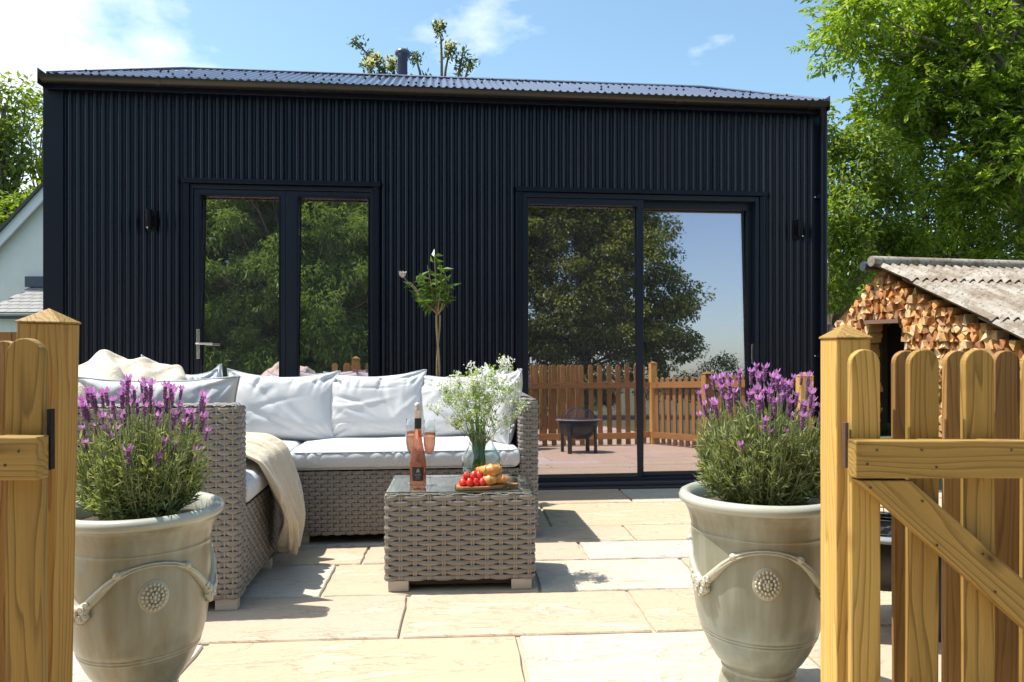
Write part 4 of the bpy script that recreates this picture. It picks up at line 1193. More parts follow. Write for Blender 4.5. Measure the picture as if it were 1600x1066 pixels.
for a0, a1, z0, z1 in ((-98, -95, .070, .076), (-94, -91, .069, .080), (-90, -87, .070, .083), (-86, -83, .070, .083), (-82, -79, .069, .080), (-78, -75, .070, .076), (-100, -73, .067, .0685)):
    curved(.0362, a0, a1, z0, z1, 3, g)
for i in range(7): a0 = -108 + i * 6.6; curved(.0362, a0, a0 + 1.4, .053, .061, 2, g); curved(.0362, a0 + 1.4, a0 + 4.2, .0598 if i % 2 else .053, .061 if i % 2 else .0543, 2, g)
for i in range(6): a0 = -100 + i * 4.6; curved(.0362, a0, a0 + 3, .045, .0477, 2, g)
curved(.0362, -104, -70, .038, .0392, 8, g)
g.build('print', M['label_grey'], lb)

def flute(px, Yd, label):
    x, y = onT(px, Yd)
    t = empty('champagne_flute', (x, y, ZT2), 0, label=label, cat='glass', group='stemmed glasses of rosé by the bottle')
    k = 1.16; t.scale = (1.06, 1.06, 1)
    P_ = [(.0005, .003), (.033, .001), (.033, .0028), (.012, .006), (.0042, .018), (.0036, .05), (.0038, .098), (.009, .108), (.018, .124), (.0245, .15), (.0262, .18), (.0255, .21), (.0235, .245)]
    P2 = [(a_ - .0012, b_) for a_, b_ in P_[:6:-1]]
    lathe([(a_, b_ * k) for a_, b_ in P_] + [(a_, b_ * k) for a_, b_ in P2[:-1]] + [(.0005, .113 * k)], 32).build('glass_body', M['clear'], t, smooth=True)
    W_p = [(.0005, .114), (.0075, .1145), (.0165, .1265), (.0228, .152), (.0245, .18), (.0243, .196), (.0005, .1962)]
    lathe([(a_, b_ * k) for a_, b_ in W_p], 28).build('wine', M['rose'], t, smooth=True)
flute(643.5, 3.385, 'stemmed glass of rosé just left of the bottle neck')
flute(671, 3.345, 'stemmed glass of rosé just right of the bottle')

# jug of white flowers
x, y = onT(752, 3.45)
jug = empty('glass_jug', (x, y, ZT2), 0, label='clear bulbous glass jug with a looped handle, holding flower stems', cat='jug'); jug.scale = (1.13, 1.13, 1.05)
pj = [(.0005, .004), (.045, .0), (.056, .012), (.074, .045), (.080, .075), (.076, .105), (.060, .135), (.050, .155), (.049, .175), (.054, .20), (.060, .215)]
pin = [(a_ - .003, b_ + .001) for a_, b_ in pj[::-1][:-1]] + [(.0005, .008)]
lathe(pj + pin, 40).build('jug_body', M['clear'], jug, smooth=True)
lathe([(.0005, .009), (.05, .012), (.069, .045), (.075, .075), (.071, .105), (.057, .134), (.0005, .135)], 32).build('water', clear_glass('water', (.90, .96, .92), .1, .02), jug, smooth=True)
ha = np.array([(.055, 0, .20), (.085, 0, .198), (.106, 0, .17), (.108, 0, .13), (.095, 0, .09), (.078, 0, .072)])
for sx in (0, .0): tube(ha + [0, sx, 0], .006, 8).build('handle', M['clear'], jug, smooth=True)
bq = empty('flower_bouquet', (x - .012, y, ZT2 + .02), 0, label='bunch of small white and lime cow parsley flowers standing in the glass jug', cat='flowers')
bq.scale = (.92, .92, .97); g = G(); fl = G(); gr = G(); rb = random.Random(3)
tips = []
for k in range(52):
    a_ = rb.uniform(0, 2 * math.pi); rr = rb.uniform(.02, .19)
    tx, ty, tz = rr * math.cos(a_), rr * math.sin(a_) * .7, rb.uniform(.24, .43) - .34 * rr + .03
    tips.append((tx, ty, tz))
tips += [(.10, 0, .50), (.065, .02, .47), (-.03, 0, .47), (-.09, -.02, .44), (.17, 0, .36), (.195, .02, .30), (-.20, -.03, .30), (-.10, 0, .42), (.12, -.03, .51), (.14, .02, .47), (.0, 0, .46), (-.14, .0, .40), (.03, -.04, .45)]
for tx, ty, tz in tips:
    b0_ = (rb.uniform(-.035, .035) * .8, rb.uniform(-.03, .03), .0); nk = (tx * .17, ty * .17, .14)
    mid = (tx * .55, ty * .55, .14 + (tz - .14) * .6)
    tube([b0_, nk, mid, (tx, ty, tz)], [.0018, .0016, .0011, .0007], 4, g, cap=False)
    for j in range(rb.randint(5, 8)):
        d = Vector((rb.gauss(0, 1) + tx * 4, rb.gauss(0, 1) + ty * 4, abs(rb.gauss(0, .8)) + .5)).normalized() * rb.uniform(.025, .06)
        e_ = (tx + d.x, ty + d.y, tz + d.z * .8); tube([(tx * .98, ty * .98, tz - .02), e_], [.0009, .0006], 3, g, cap=False)
        m = rb.randint(9, 15); c = np.array(e_) + rng.normal(0, .0088, (m, 3))
        dr = rdir(m, .6)
        sel = rb.random() < .3
        leaves(c, dr, rdir(m), rng.uniform(.008, .014, m), rng.uniform(.007, .012, m), gr if sel else fl, 0, .3, .1)
for k in range(160):
    tx, ty, tz = rb.choice(tips); f = rb.uniform(.35, .85); c = np.array([[tx * f * .7, ty * f * .7, .14 + (tz - .14) * f]])
    leaves(c, rdir(1, .8), rdir(1), rb.uniform(.02, .045), rb.uniform(.006, .013), gr, 0, .2, .2)
tag(g.build('flower_stems', M['stem_green'], bq), kind='stuff')
tag(fl.build('white_florets', M['petal_white'], bq), kind='stuff')
tag(gr.build('green_leaves', leafmat('leaf_lime', (.22, .36, .04), (.42, .52, .12), .45), bq), kind='stuff')
g = G()
for k in range(26):
    a_ = rb.uniform(0, 6.28); tube([(rb.uniform(-.05, .05), rb.uniform(-.05, .05), .005), (.03 * math.cos(a_), .03 * math.sin(a_), .13), (.036 * math.cos(a_), .036 * math.sin(a_), .2)], .0032, 5, g)
g.build('lower_stems', M['stem_dark'], bq, smooth=True)

# board with strawberries and croissants
x, y = onT(752, 3.285)
cb = empty('chopping_board', (x, y, ZT2), R(9), label='small wooden serving board with short handle on the coffee table', cat='serving board')
poly = [(-.108, -.042), (-.085, -.058), (.02, -.060), (.088, -.040), (.100, -.014), (.155, -.012), (.162, 0), (.155, .012), (.100, .014), (.088, .05), (.03, .062), (-.09, .056), (-.112, .03)]
g = G(); n = len(poly); g.add([(a_, b_, 0) for a_, b_ in poly] + [(a_, b_, .014) for a_, b_ in poly], [tuple(range(n - 1, -1, -1)), tuple(range(n, 2 * n))] + [(i, (i + 1) % n, n + (i + 1) % n, n + i) for i in range(n)])
g.build('board', M['chopping'], cb, bevel=.003)
def bpos(a_, b_, z): c, s = math.cos(R(9)), math.sin(R(9)); return (x + a_ * c - b_ * s, y + a_ * s + b_ * c, ZT2 + .0145 + z)
sp_ = [(.0005, -.019), (.007, -.016), (.0125, -.008), (.0155, .002), (.0150, .010), (.011, .0155), (.004, .0165), (.0005, .016)]
sme = lathe(sp_, 16).mesh('berry', M['strawberry'], True)
g = G()
for k in range(6):
    a_ = k * 1.047; leaves(np.array([[0, 0, .016]]), np.array([[math.cos(a_), math.sin(a_), .15]]), np.array([[0, 0, 1.]]), .011, .005, g, 0, .1, .3)
tube([(0, 0, .016), (.002, 0, .024)], .001, 4, g)
cme = g.mesh('calyx', M['stem_green'])
for i, (a_, b_, z, rx, rz) in enumerate([(-.082, -.030, .015, 150, 20), (-.054, -.040, .015, 170, 80), (-.026, -.038, .0155, 160, 150), (-.001, -.036, .015, 170, 10), (-.070, -.006, .016, 100, 60), (-.040, -.012, .0165, 170, 200),
                                         (-.012, -.008, .016, 160, 90), (-.066, -.020, .040, 60, 30), (-.036, -.024, .041, 165, 300), (-.012, -.022, .040, 170, 45), (-.028, -.004, .043, 80, 10)]):
    s = link('strawberry', sme, None, bpos(a_, b_, z), (R(rx), 0, R(rz))); s.scale = (1.08 - .03 * (i % 4),) * 3
    tag(s, ['front row strawberry at the outer left end of the heap', 'second front row strawberry from the left end of the heap', 'third front row strawberry from the left end of the heap', 'front row strawberry touching the front croissant',
            'rear low strawberry at the left end of the heap', 'rear low strawberry in the middle of the heap', 'rear low strawberry nearest the rear croissant', 'upper strawberry at the left of the heap top', 'upper strawberry in the middle of the heap top',
            'upper strawberry beside the topmost croissant', 'strawberry at the very back of the heap top'][i], 'strawberry', 'strawberries on the serving board')
    link('calyx', cme, s)
def croissant(a_, b_, z, sc_, rz, label, rx=0):
    n, m = 70, 20; t = np.linspace(-1, 1, n); g = G(); V = np.zeros((n, m, 3)); th = np.arange(m + 1)[:m] * 2 * np.pi / m
    ang = t * 1.35; cx = .045 * np.sin(ang); cy = .045 * (1 - np.cos(ang)) * 1.0
    seg = np.abs(t) * 3.6; stp = .0060 * (1 - (seg % 1)) 
    r = .020 * np.clip(1 - np.abs(t) ** 1.5, 0, 1) ** .8 + .003 + stp * (1 - np.abs(t))
    for i in range(n):
        rad = np.array([math.sin(ang[i]), -math.cos(ang[i]), 0]); 
        V[i] = np.array([cx[i], cy[i], 0]) + r[i] * (np.cos(th)[:, None] * rad + np.sin(th)[:, None] * np.array([0, 0, .92]))
    g.add(V, np.array([[i * m + j, i * m + (j + 1) % m, (i + 1) * m + (j + 1) % m, (i + 1) * m + j] for i in range(n - 1) for j in range(m)]))
    for k_2 in (0, n - 1): g.add(V[k_2], [tuple(range(m))])
    g.xf(Matrix.Scale(sc_ * 1.12, 4))
    tag(g.build('croissant', M['croissant'], None, smooth=True, loc=bpos(a_, b_, z), rot=(R(rx), 0, R(rz))), label, 'croissant', 'croissants on the serving board')
croissant(.030, -.026, .020, .86, 8, 'front left golden croissant next to the strawberries')
croissant(.074, -.008, .019, .80, -20, 'right golden croissant beside the board handle')
croissant(.030, .014, .022, .95, 10, 'rear golden croissant underneath the top one')
croissant(.040, -.006, .056, 1.05, 18, 'topmost golden croissant lying on the others', 8)

# ------------------------------------------------------------------ stone urns with lavender
UP = [(.0005, .004), (.105, 0), (.113, .006), (.114, .03), (.108, .05), (.101, .068), (.099, .078), (.106, .082), (.107, .090), (.104, .094), (.122, .112), (.142, .145), (.160, .184),
      (.1635, .190), (.1625, .194), (.166, .199), (.165, .203), (.1685, .208), (.179, .250), (.187, .31), (.1905, .37), (.192, .43), (.1915, .482), (.1935, .487), (.1915, .492), (.1925, .50), (.199, .528), (.210, .552), (.220, .564)]
RIM = [(.219, .562), (.226, .567), (.2285, .577), (.224, .588), (.212, .594), (.200, .590), (.192, .578), (.183, .55), (.180, .50)]
def urad(z):
    return float(np.interp(z, [p[1] for p in UP[10:]], [p[0] for p in UP[10:]]))
def urn(px, Yd, a0, label, sc_=1.0):
    x, y = (px - 800) / 1200 * Yd, Yd
    t = empty('stone_urn', (x, y, 0), R(a0), label=label, cat='plant pot', group='glazed stone urns inside the gateway'); t.scale = (sc_,) * 3
    P_ = np.array(UP); u_ = np.linspace(0, len(P_) - 1, len(P_) * 3); prof = np.stack([np.interp(u_, range(len(P_)), P_[:, i]) for i in (0, 1)], -1)
    lathe(prof, 96).build('urn_body', M['pot'], t, smooth=True)
    lathe(RIM, 96).build('rim', M['pot_rim'], t, smooth=True)
    lathe([(.0005, .545), (.10, .55), (.183, .545)], 40).build('soil', M['soil'], t, smooth=True)
    for kk in range(3):
        c0 = -90 + kk * 120                          # medallion direction, front is -90
        g = G(); zc = .378
        def onS(dth, z, o=0): r = urad(z) + o; th = R(c0 + dth); return np.array([r * math.cos(th), r * math.sin(th), z])
        # medallion of little beads on a raised disc
        for ring_, nb_, ra in ((0, 1, 0), (1, 7, .0095), (2, 13, .0195), (3, 18, .0285)):
            for q in range(nb_):
                th = 2 * np.pi * q / nb_ + ring_ * .3; p = onS(math.degrees(ra * math.cos(th) / urad(zc)), zc + ra * math.sin(th) * 1.18, .006 + .004 * (ring_ < 3))
                sphere(p, .0042 if ring_ else .006, g, 0, 7, 5, (1, 1, 1.25))
        V = np.zeros((24, 5, 3))
        for q in range(24):
            th = 2 * np.pi * q / 24
            for k2, (ra, o) in enumerate(((.040, -.001), (.038, .003), (.033, .0055), (.018, .006), (.0002, .0065))):
                V[q, k2] = onS(math.degrees(ra * math.cos(th) / urad(zc)), zc + ra * math.sin(th) * 1.16, o)
        grid(V, g, closeu=True)
        g.build('medallion', M['pot'], t, smooth=True)
        # garland: arch over the medallion, knots, then down to a bunch of roses
        g = G()
        TH = [-60, -52, -44, -36, -29, -24, -16, -8, 0, 8, 16, 24, 29, 36, 44, 52, 60]
        ZZ = [.352, .362, .385, .412, .432, .444, .456, .463, .465, .463, .456, .444, .432, .412, .385, .362, .352]
        RR = [.010, .017, .017, .014, .011, .012, .007, .006, .006, .006, .007, .012, .011, .014, .017, .017, .010]
        ti = np.linspace(-60, 60, 81); zi = np.interp(ti, TH, ZZ); ri = np.interp(ti, TH, RR)
        ri = ri * .82; tube([onS(a_, z_, .0005) for a_, z_ in zip(ti, zi)], ri, 8, g)
        for o_ in (-.004, .004): tube([onS(a_, z_ + o_, .0085) for a_, z_ in zip(ti, zi)], ri * .32, 5, g)
        for sgn in (-1, 1): sphere(onS(sgn * 26, .444, .004), .0125, g, 0, 10, 6, (1, 1, .8))
        rr_ = random.Random(kk)
        for (da, dz, rs) in ((60, .345, .017), (53, .352, .015), (67, .352, .015), (57, .328, .014), (64, .328, .014), (49, .366, .012), (71, .366, .012), (60, .315, .010), (53, .335, .011), (68, .335, .011)):
            rs *= 1.35; c = onS(da, dz, .006); sphere(c, rs * .72, g, 0, 9, 6)
            nrm_ = nrm(c * [1, 1, 0]); tt = np.cross(nrm_, [0, 0, 1])
            lp = [c + nrm_ * rs * .55 + rs * .55 * (math.cos(q) * tt + math.sin(q) * np.array([0, 0, 1])) * (1 - q / 14) for q in np.linspace(0, 9, 18)]
            tube(lp, rs * .16, 5, g)
        g.build('garland', M['pot'], t, smooth=True)
    return t
urn(1185, 2.25, -11, 'glazed stone urn with garland relief right of the path, beside the right gate post', 1.0)
urn(219, 2.15, 36, 'glazed stone urn with garland relief at the left, in front of the sofa end arm', .97)

# one lavender head, shared
def lav_head():
    g = G()
    for k in range(7):
        z = -.024 + k * .006; r_ = .0062 * (1 - .12 * abs(k - 3))
        for q in range(5):
            a_ = q * 1.256 + k * .6; sphere((r_ * math.cos(a_) * .75, r_ * math.sin(a_) * .75, z), .0033, g, 1, 6, 4)
    for q in range(5):
        a_ = q * 1.256 + random.uniform(-.3, .3); b_ = np.array([[.003 * math.cos(a_), .003 * math.sin(a_), .012]])
        leaves(b_, np.array([[.5 * math.cos(a_), .5 * math.sin(a_), 1.]]), np.array([[math.cos(a_), math.sin(a_), 0]]), random.uniform(.020, .028), .0145, g, 0, .25, -.1)
    for q in range(4):
        a_ = q * 1.57; b_ = np.array([[.004 * math.cos(a_), .004 * math.sin(a_), .004 - .01 * (q % 2)]])
        leaves(b_, np.array([[.9 * math.cos(a_), .9 * math.sin(a_), .8]]), np.array([[0, 0, 1.]]), .012, .009, g, 0, .2, 0)
    return g.mesh('flower_head', [M['purple'], M['purple_dark']])
def lavender(px, Yd, label, nh, zt, spread, seed, dense=1.0, heads_low=0):
    r = np.random.default_rng(seed); x, y = (px - 800) / 1200 * Yd, Yd
    t = empty('lavender_plant', (x, y, .55 if Yd > 2.2 else .532), 0, label=label, cat='lavender', group='lavender plants in the stone urns')
    H0 = [lav_head() for _ in range(3)]
    st, lf = G(), G(); H_ = zt - .55
    ns = int(420 * dense)
    for k in range(ns + nh):
        head = k >= ns
        rad = math.sqrt(r.uniform(0, 1)) * spread; a_ = r.uniform(0, 2 * np.pi)
        ex_, ey_ = rad * math.cos(a_), rad * math.sin(a_) * .9
        if head: hh = H_ * r.uniform(.72, 1.0) ** .9 * (1 - .28 * (rad / spread) ** 2.5)
        else: hh = H_ * r.uniform(.25, .80) * (1 - .25 * (rad / spread) ** 2)
        if head and k < ns + heads_low: hh *= .62
        b = np.array([ex_ * .35 + r.normal(0, .012), ey_ * .35 + r.normal(0, .012), 0]); e = np.array([ex_, ey_, hh])
        m1 = b + (e - b) * .4 + np.array([ex_ * .12, ey_ * .12, 0]); m2 = b + (e - b) * .75 + np.array([ex_ * .08, ey_ * .08, 0])
        pts = np.array([b, m1, m2, e]); tube(pts, [.0019, .0016, .0013, .001], 4, st, cap=False)
        nl_ = int(r.uniform(16, 26) if not head else r.uniform(10, 16))
        f = r.uniform(.12, 1.0 if not head else .72, nl_) ; P_ = np.stack([np.interp(f, [0, .4, .75, 1], pts[:, i]) for i in range(3)], -1)
        dd = nrm(e - b)[None] * r.uniform(.4, 1.6, (nl_, 1)) + rdir(nl_) * .85
        leaves(P_, dd, rdir(nl_), r.uniform(.016, .040, nl_), r.uniform(.0034, .0066, nl_), lf, 0, .2, .12)
        if head:
            o = link('flower_head', H0[k % 3], t, tuple(e + nrm(e - m2) * .02)); d_ = nrm(e - m2)
            o.rotation_euler = Vector(d_).to_track_quat('Z', 'Y').to_euler(); s_2 = r.uniform(.6, .92); o.scale = (s_2, s_2, s_2 * r.uniform(1, 1.25))
    tag(st.build('stems', M['leaf_lav'], t), kind='stuff'); tag(lf.build('foliage', M['leaf_lav'], t), kind='stuff')
lavender(1190, 2.25, 'purple flowering lavender in the right stone urn', 78, .95, .185, 4, 1.25, 6)
lavender(222, 2.15, 'purple flowering lavender in the left stone urn', 74, .945, .175, 9, .95, 12)

# little standard tree behind the sofa
x, y, _ = to_world(hu(684, -.42), -.42)
mt = empty('standard_tree', (x, y, 0), 0, label='slender standard tree with glossy leaves and a twisted stem behind the sofa', cat='tree')
sc5 = y / 1200
def mz(px, py): return ((px - 684) * sc5, 1.02 + (540 - py) * sc5)
g = G(); tz = np.linspace(0, mz(684, 492)[1], 40)
tube(np.stack([.010 * np.sin(tz * 9) , .010 * np.cos(tz * 9), tz], -1), .0075, 6, g); tube(np.stack([.010 * np.sin(tz * 9 + 3.1) + .004, .010 * np.cos(tz * 9 + 3.1), tz], -1), .0065, 6, g)
fork = np.array([0, 0, tz[-1]])
tl = []
for px, py in ((640, 440), (650, 455), (655, 428), (668, 415), (680, 400), (690, 420), (697, 430), (702, 445), (690, 450), (672, 440), (660, 468), (678, 465), (630, 432)):
    a_, b_ = mz(px, py); dy = random.uniform(-.09, .09); tp = np.array([a_, dy, b_]); bow = .05 if px > 690 else 0
    pm = fork + (tp - fork) * .5 + np.array([bow, 0, 0]); pts = np.array([fork, pm, tp]); u_ = np.linspace(0, 1, 8)
    cv_ = ((1 - u_) ** 2)[:, None] * fork + (2 * u_ * (1 - u_))[:, None] * pm + (u_ ** 2)[:, None] * tp
    tube(cv_, np.linspace(.0045, .0018, 8), 5, g); tl.append(cv_)
g.build('trunk', M['bark_pale'], mt, smooth=True)
lme = [leaves(np.zeros((1, 3)), np.array([[1., 0, 0]]), np.array([[0, 0, 1.]]), L_, W__, G(), 0, .22, .25).mesh('leaf', M['leaf_mag']) for L_, W__ in ((.075, .028), (.06, .026), (.085, .030))]
for cv_ in tl:
    for k in range(11 if cv_ is not tl[-1] else 3):
        f = random.uniform(.42, 1.04); p = cv_[0] * 0 + np.array([np.interp(f, np.linspace(0, 1, 8), cv_[:, i]) for i in range(3)])
        o = link('leaf', random.choice(lme), mt, tuple(p)); o.rotation_euler = (random.uniform(0, 6.28), random.uniform(-.7, .9), random.uniform(0, 6.28))
a_, b_ = mz(629, 430)
g = G()
for q in range(9):
    th = q * .7; leaves(np.array([[0, 0, -.02]]), np.array([[.35 * math.cos(th), .35 * math.sin(th), 1.]]), np.array([[math.cos(th), math.sin(th), 0]]), .055, .03, g, 0, .3, -.2)
g.build('blossom', M['pink_petal'], mt, loc=(a_, 0, b_))

# fire pit seen between the gate boards
fp = empty('fire_pit', (1.34, 2.80, 0), 0, label='black steel fire pit bowl with mesh lid behind the right gate', cat='fire pit')
fp.scale = (.88, .88, .92)
lathe([(.0005, .16), (.12, .17), (.2, .22), (.235, .30), (.245, .385), (.237, .385), (.225, .30), (.19, .235), (.11, .185), (.0005, .18)], 36).build('bowl', M['iron'], fp, smooth=True)
lathe([(.225, .386), (.285, .386), (.287, .392), (.287, .40), (.225, .40)], 36).build('rim', M['iron_grey'], fp, smooth=True)
for k in range(4):
    a_ = R(45 + k * 90)
    g = box(-.025, .025, -.012, .012, 0, .33); g.build('leg', M['iron'], fp, loc=(.235 * math.cos(a_), .235 * math.sin(a_), 0), rot=(0, 0, a_ + R(90)), bevel=.003)
g = G()
for k in range(18):
    a_ = k * math.pi / 9; tube([(.22 * math.cos(q) * math.cos(a_), .22 * math.cos(q) * math.sin(a_), .40 + .14 * math.sin(q)) for q in np.linspace(0, 1.5, 8)], .002, 4, g)
for q in np.linspace(.05, 1.3, 8): tube([(.22 * math.cos(q) * math.cos(a_), .22 * math.cos(q) * math.sin(a_), .40 + .14 * math.sin(q)) for a_ in np.linspace(0, 2 * np.pi, 28)[:-1]], .002, 4, g, closed=True)
tag(g.build('mesh_lid', M['iron'], fp), kind='stuff')
# ------------------------------------------------------------------ trees
def crown_points(blobs, per_m3=None, n_clumps=100, seed=0, hollow=.35):
    r = np.random.default_rng(seed); vol = np.array([b[3] * b[4] * b[5] for b in blobs]) ** .75; out = []
    cnt = np.maximum(1, (n_clumps * vol / vol.sum()).astype(int))
    for b, c in zip(blobs, cnt):
        d = nrm(r.normal(size=(c, 3))); rad = r.uniform(hollow, 1, (c, 1)) ** .6
        out.append(np.array(b[:3]) + d * rad * np.array(b[3:6]))
    return np.concatenate(out)
def tree(name, label, base, blobs, clumps, per, L, W, mat, bark, seed, trunk_r=.15, csize=.45, kind='simple', limbs=None, fork=.35, droop=.3, trunk_path=None, group=None, cat='tree', hollow=.35, flat=1.0):
    r = np.random.default_rng(seed); base = np.array(base, float)
    t = empty(name, tuple(base), 0, label=label, cat=cat, group=group)
    C = crown_points(blobs, None, clumps, seed, hollow) - base
    tr = G()
    top = max(b[2] for b in blobs) - base[2]
    cx = np.mean([b[0] for b in blobs]) - base[0]; cy = np.mean([b[1] for b in blobs]) - base[1]
    if trunk_path is None: tp = np.array([[0, 0, -.1], [cx * .15, cy * .15, top * .3], [cx * .5, cy * .5, top * .65], [cx * .8, cy * .8, top]])
    else: tp = np.array(trunk_path) - base
    u_ = np.linspace(0, 1, 14); path = np.stack([np.interp(u_, np.linspace(0, 1, len(tp)), tp[:, i]) for i in range(3)], -1)
    path[1:-1] += r.normal(0, trunk_r * .35, (12, 3)) * [1, 1, 0]
    tube(path, np.linspace(trunk_r, trunk_r * .2, 14), 9, tr)
    idx = r.choice(len(C), min(limbs or 60, len(C)), replace=False)
    for i in idx:
        c = C[i]; zf = np.clip((c[2] * fork + top * .12) / max(path[-1, 2], .1) + r.uniform(-.05, .1), .12, .92)
        s = np.array([np.interp(zf, u_, path[:, k]) for k in range(3)]); mid = s + (c - s) * .55 + np.array([0, 0, .12 * np.linalg.norm(c - s)])
        q = np.linspace(0, 1, 7)[:, None]; cv = (1 - q) ** 2 * s + 2 * q * (1 - q) * mid + q ** 2 * c
        cv[1:-1] += r.normal(0, .03 * np.linalg.norm(c - s), (5, 3)) * .5
        tube(cv, np.linspace(trunk_r * .28, trunk_r * .05, 7), 5, tr, cap=False)
        for k in range(2):
            e = c + rdir(1)[0] * csize; tube([cv[4], (cv[4] + e) / 2 + r.normal(0, .05, 3), e], [trunk_r * .07, trunk_r * .05, trunk_r * .025], 4, tr, cap=False)
    tr.build('trunk', M[bark], t, smooth=True)
    g = G(); n = len(C) * per
    cen = np.repeat(C, per, 0); sz = np.repeat(csize * r.uniform(.55, 1.25, (len(C), 1)), per, 0)
    off = nrm(r.normal(size=(n, 3))) * r.uniform(.15, 1, (n, 1)) ** .5 * sz * [1, 1, .62 * flat]
    Pt = cen + off; D = nrm(nrm(off) * .8 + rdir(n) * .7 + np.array([0, 0, -droop]))
    Nn = nrm(rdir(n) * .6 + np.array([0, 0, 1.]))
    if kind == 'simple':
        leaves(Pt, D, Nn, r.uniform(.7, 1.25, n) * L, r.uniform(.7, 1.2, n) * W, g, 0, .18, .15)
    elif kind == 'compound':                        # ash: leaflets in pairs along a stalk
        S = nrm(np.cross(D, Nn)); st = L * 2.3
        for k in range(4):
            f = .25 + .22 * k
            for sg in (-1, 1):
                leaves(Pt + D * st * f - np.array([0, 0, 1.]) * st * .08 * f * f, nrm(D * .75 + S * sg * .8 + r.normal(0, .25, (n, 3)) + [0, 0, .02]), Nn + r.normal(0, .3, (n, 3)), L * (1.05 - .08 * k), W, g, 0, .18, .2)
        leaves(Pt + D * st * .95 - np.array([0, 0, 1.]) * st * .07, D + [0, 0, -.05], Nn, L * 1.1, W, g, 0, .18, .2)
    elif kind == 'willow':
        for k in range(3): leaves(Pt + r.normal(0, .04, (n, 3)), nrm(D + r.normal(0, .5, (n, 3)) + [0, 0, -.4]), Nn + r.normal(0, .5, (n, 3)), L * r.uniform(.8, 1.4, n), W, g, 0, .1, .25)
    g.build('crown', M[mat], t)
    return t
def W2(px, py, Yd): return ((px - 800) / 1200 * Yd, Yd, 1.02 + (540 - py) / 1200 * Yd)
def bl_(px, py, Yd, rx, rz, ry=None): c = W2(px, py, Yd); k = Yd / 1200; return (c[0], c[1], c[2], rx * k, (ry or rx) * k, rz * k)
# big ash at the right
yb = 12.5
tree('ash_tree', 'large ash tree with bright green leaves reaching over the log shed', (W2(1600, 540, yb)[0], yb, 0),
     [bl_(1400, 45, yb, 120, 60), bl_(1345, 15, 11.5, 70, 35), bl_(1500, 130, yb, 130, 90), bl_(1600, 60, 13, 110, 90), bl_(1420, 190, yb, 80, 60), bl_(1560, 260, 12, 100, 80), bl_(1650, 200, 12.5, 110, 120), bl_(1500, 330, 12.5, 60, 50), bl_(1590, 380, 12, 50, 45), bl_(1720, 60, 13, 120, 120), bl_(1560, -60, 13, 150, 80)],
     350, 18, .13, .052, 'leaf_ash', 'bark_grey', 11, .19, .46, 'compound', limbs=120, droop=.05,
     trunk_path=[W2(1612, 560, yb), W2(1602, 330, yb), W2(1592, 130, yb), W2(1585, 0, yb), W2(1570, -120, yb)], hollow=.25)
tree('leafy_tree', 'bushy green tree growing close behind the right corner of the house', (W2(1330, 540, 11)[0], 11.8, 0),
     [bl_(1310, 330, 11, 45, 70), bl_(1340, 250, 11.6, 50, 50), bl_(1320, 420, 11, 40, 60), bl_(1380, 330, 12, 50, 70), bl_(1400, 400, 12.4, 60, 45), bl_(1300, 210, 11.6, 28, 40), bl_(1255, 300, 12.4, 40, 80)],
     200, 70, .10, .046, 'leaf_mid', 'bark', 12, .10, .32, 'simple', limbs=60, hollow=.2)
tree('leafy_tree', 'darker open tree behind the ridge of the log shed', (W2(1450, 540, 15)[0], 15.5, 0),
     [bl_(1440, 300, 15, 80, 60), bl_(1480, 390, 15, 110, 50), bl_(1570, 420, 15.5, 90, 35), bl_(1400, 240, 15, 60, 45), bl_(1520, 330, 15.5, 60, 40), bl_(1620, 350, 16, 80, 70)],
     170, 60, .12, .055, 'leaf_dark', 'bark', 13, .13, .5, 'simple', limbs=90, hollow=.15)
# left trees
tree('tall_tree', 'tall thin-stemmed tree above the roof of the white cottage', (W2(18, 540, 26)[0], 26, 0),
     [bl_(22, 170, 26, 34, 40), bl_(0, 215, 26, 35, 40), bl_(40, 240, 26, 22, 30), bl_(10, 285, 26, 30, 35), bl_(-60, 200, 26, 60, 80)],
     75, 48, .24, .15, 'leaf_left', 'bark', 14, .28, .75, 'simple', limbs=50, hollow=.2)
tree('tall_tree', 'sparse pale green tree against the left wall edge of the black house', (W2(62, 540, 28)[0], 28, 0),
     [bl_(55, 175, 28, 24, 26), bl_(66, 255, 28, 18, 40), bl_(62, 310, 28, 22, 22), bl_(95, 230, 28, 30, 70)],
     34, 34, .24, .13, 'leaf_left', 'bark_grey', 15, .16, .65, 'simple', limbs=46, hollow=.2)
tree('leafy_tree', 'dark dense tree just behind the cottage roof slope', (W2(20, 540, 23)[0], 23, 0),
     [bl_(30, 345, 23, 45, 35), bl_(-10, 350, 23, 40, 50), bl_(70, 320, 23, 22, 22)], 60, 70, .2, .12, 'leaf_mid', 'bark', 16, .2, .6, 'simple', limbs=20, hollow=.1)

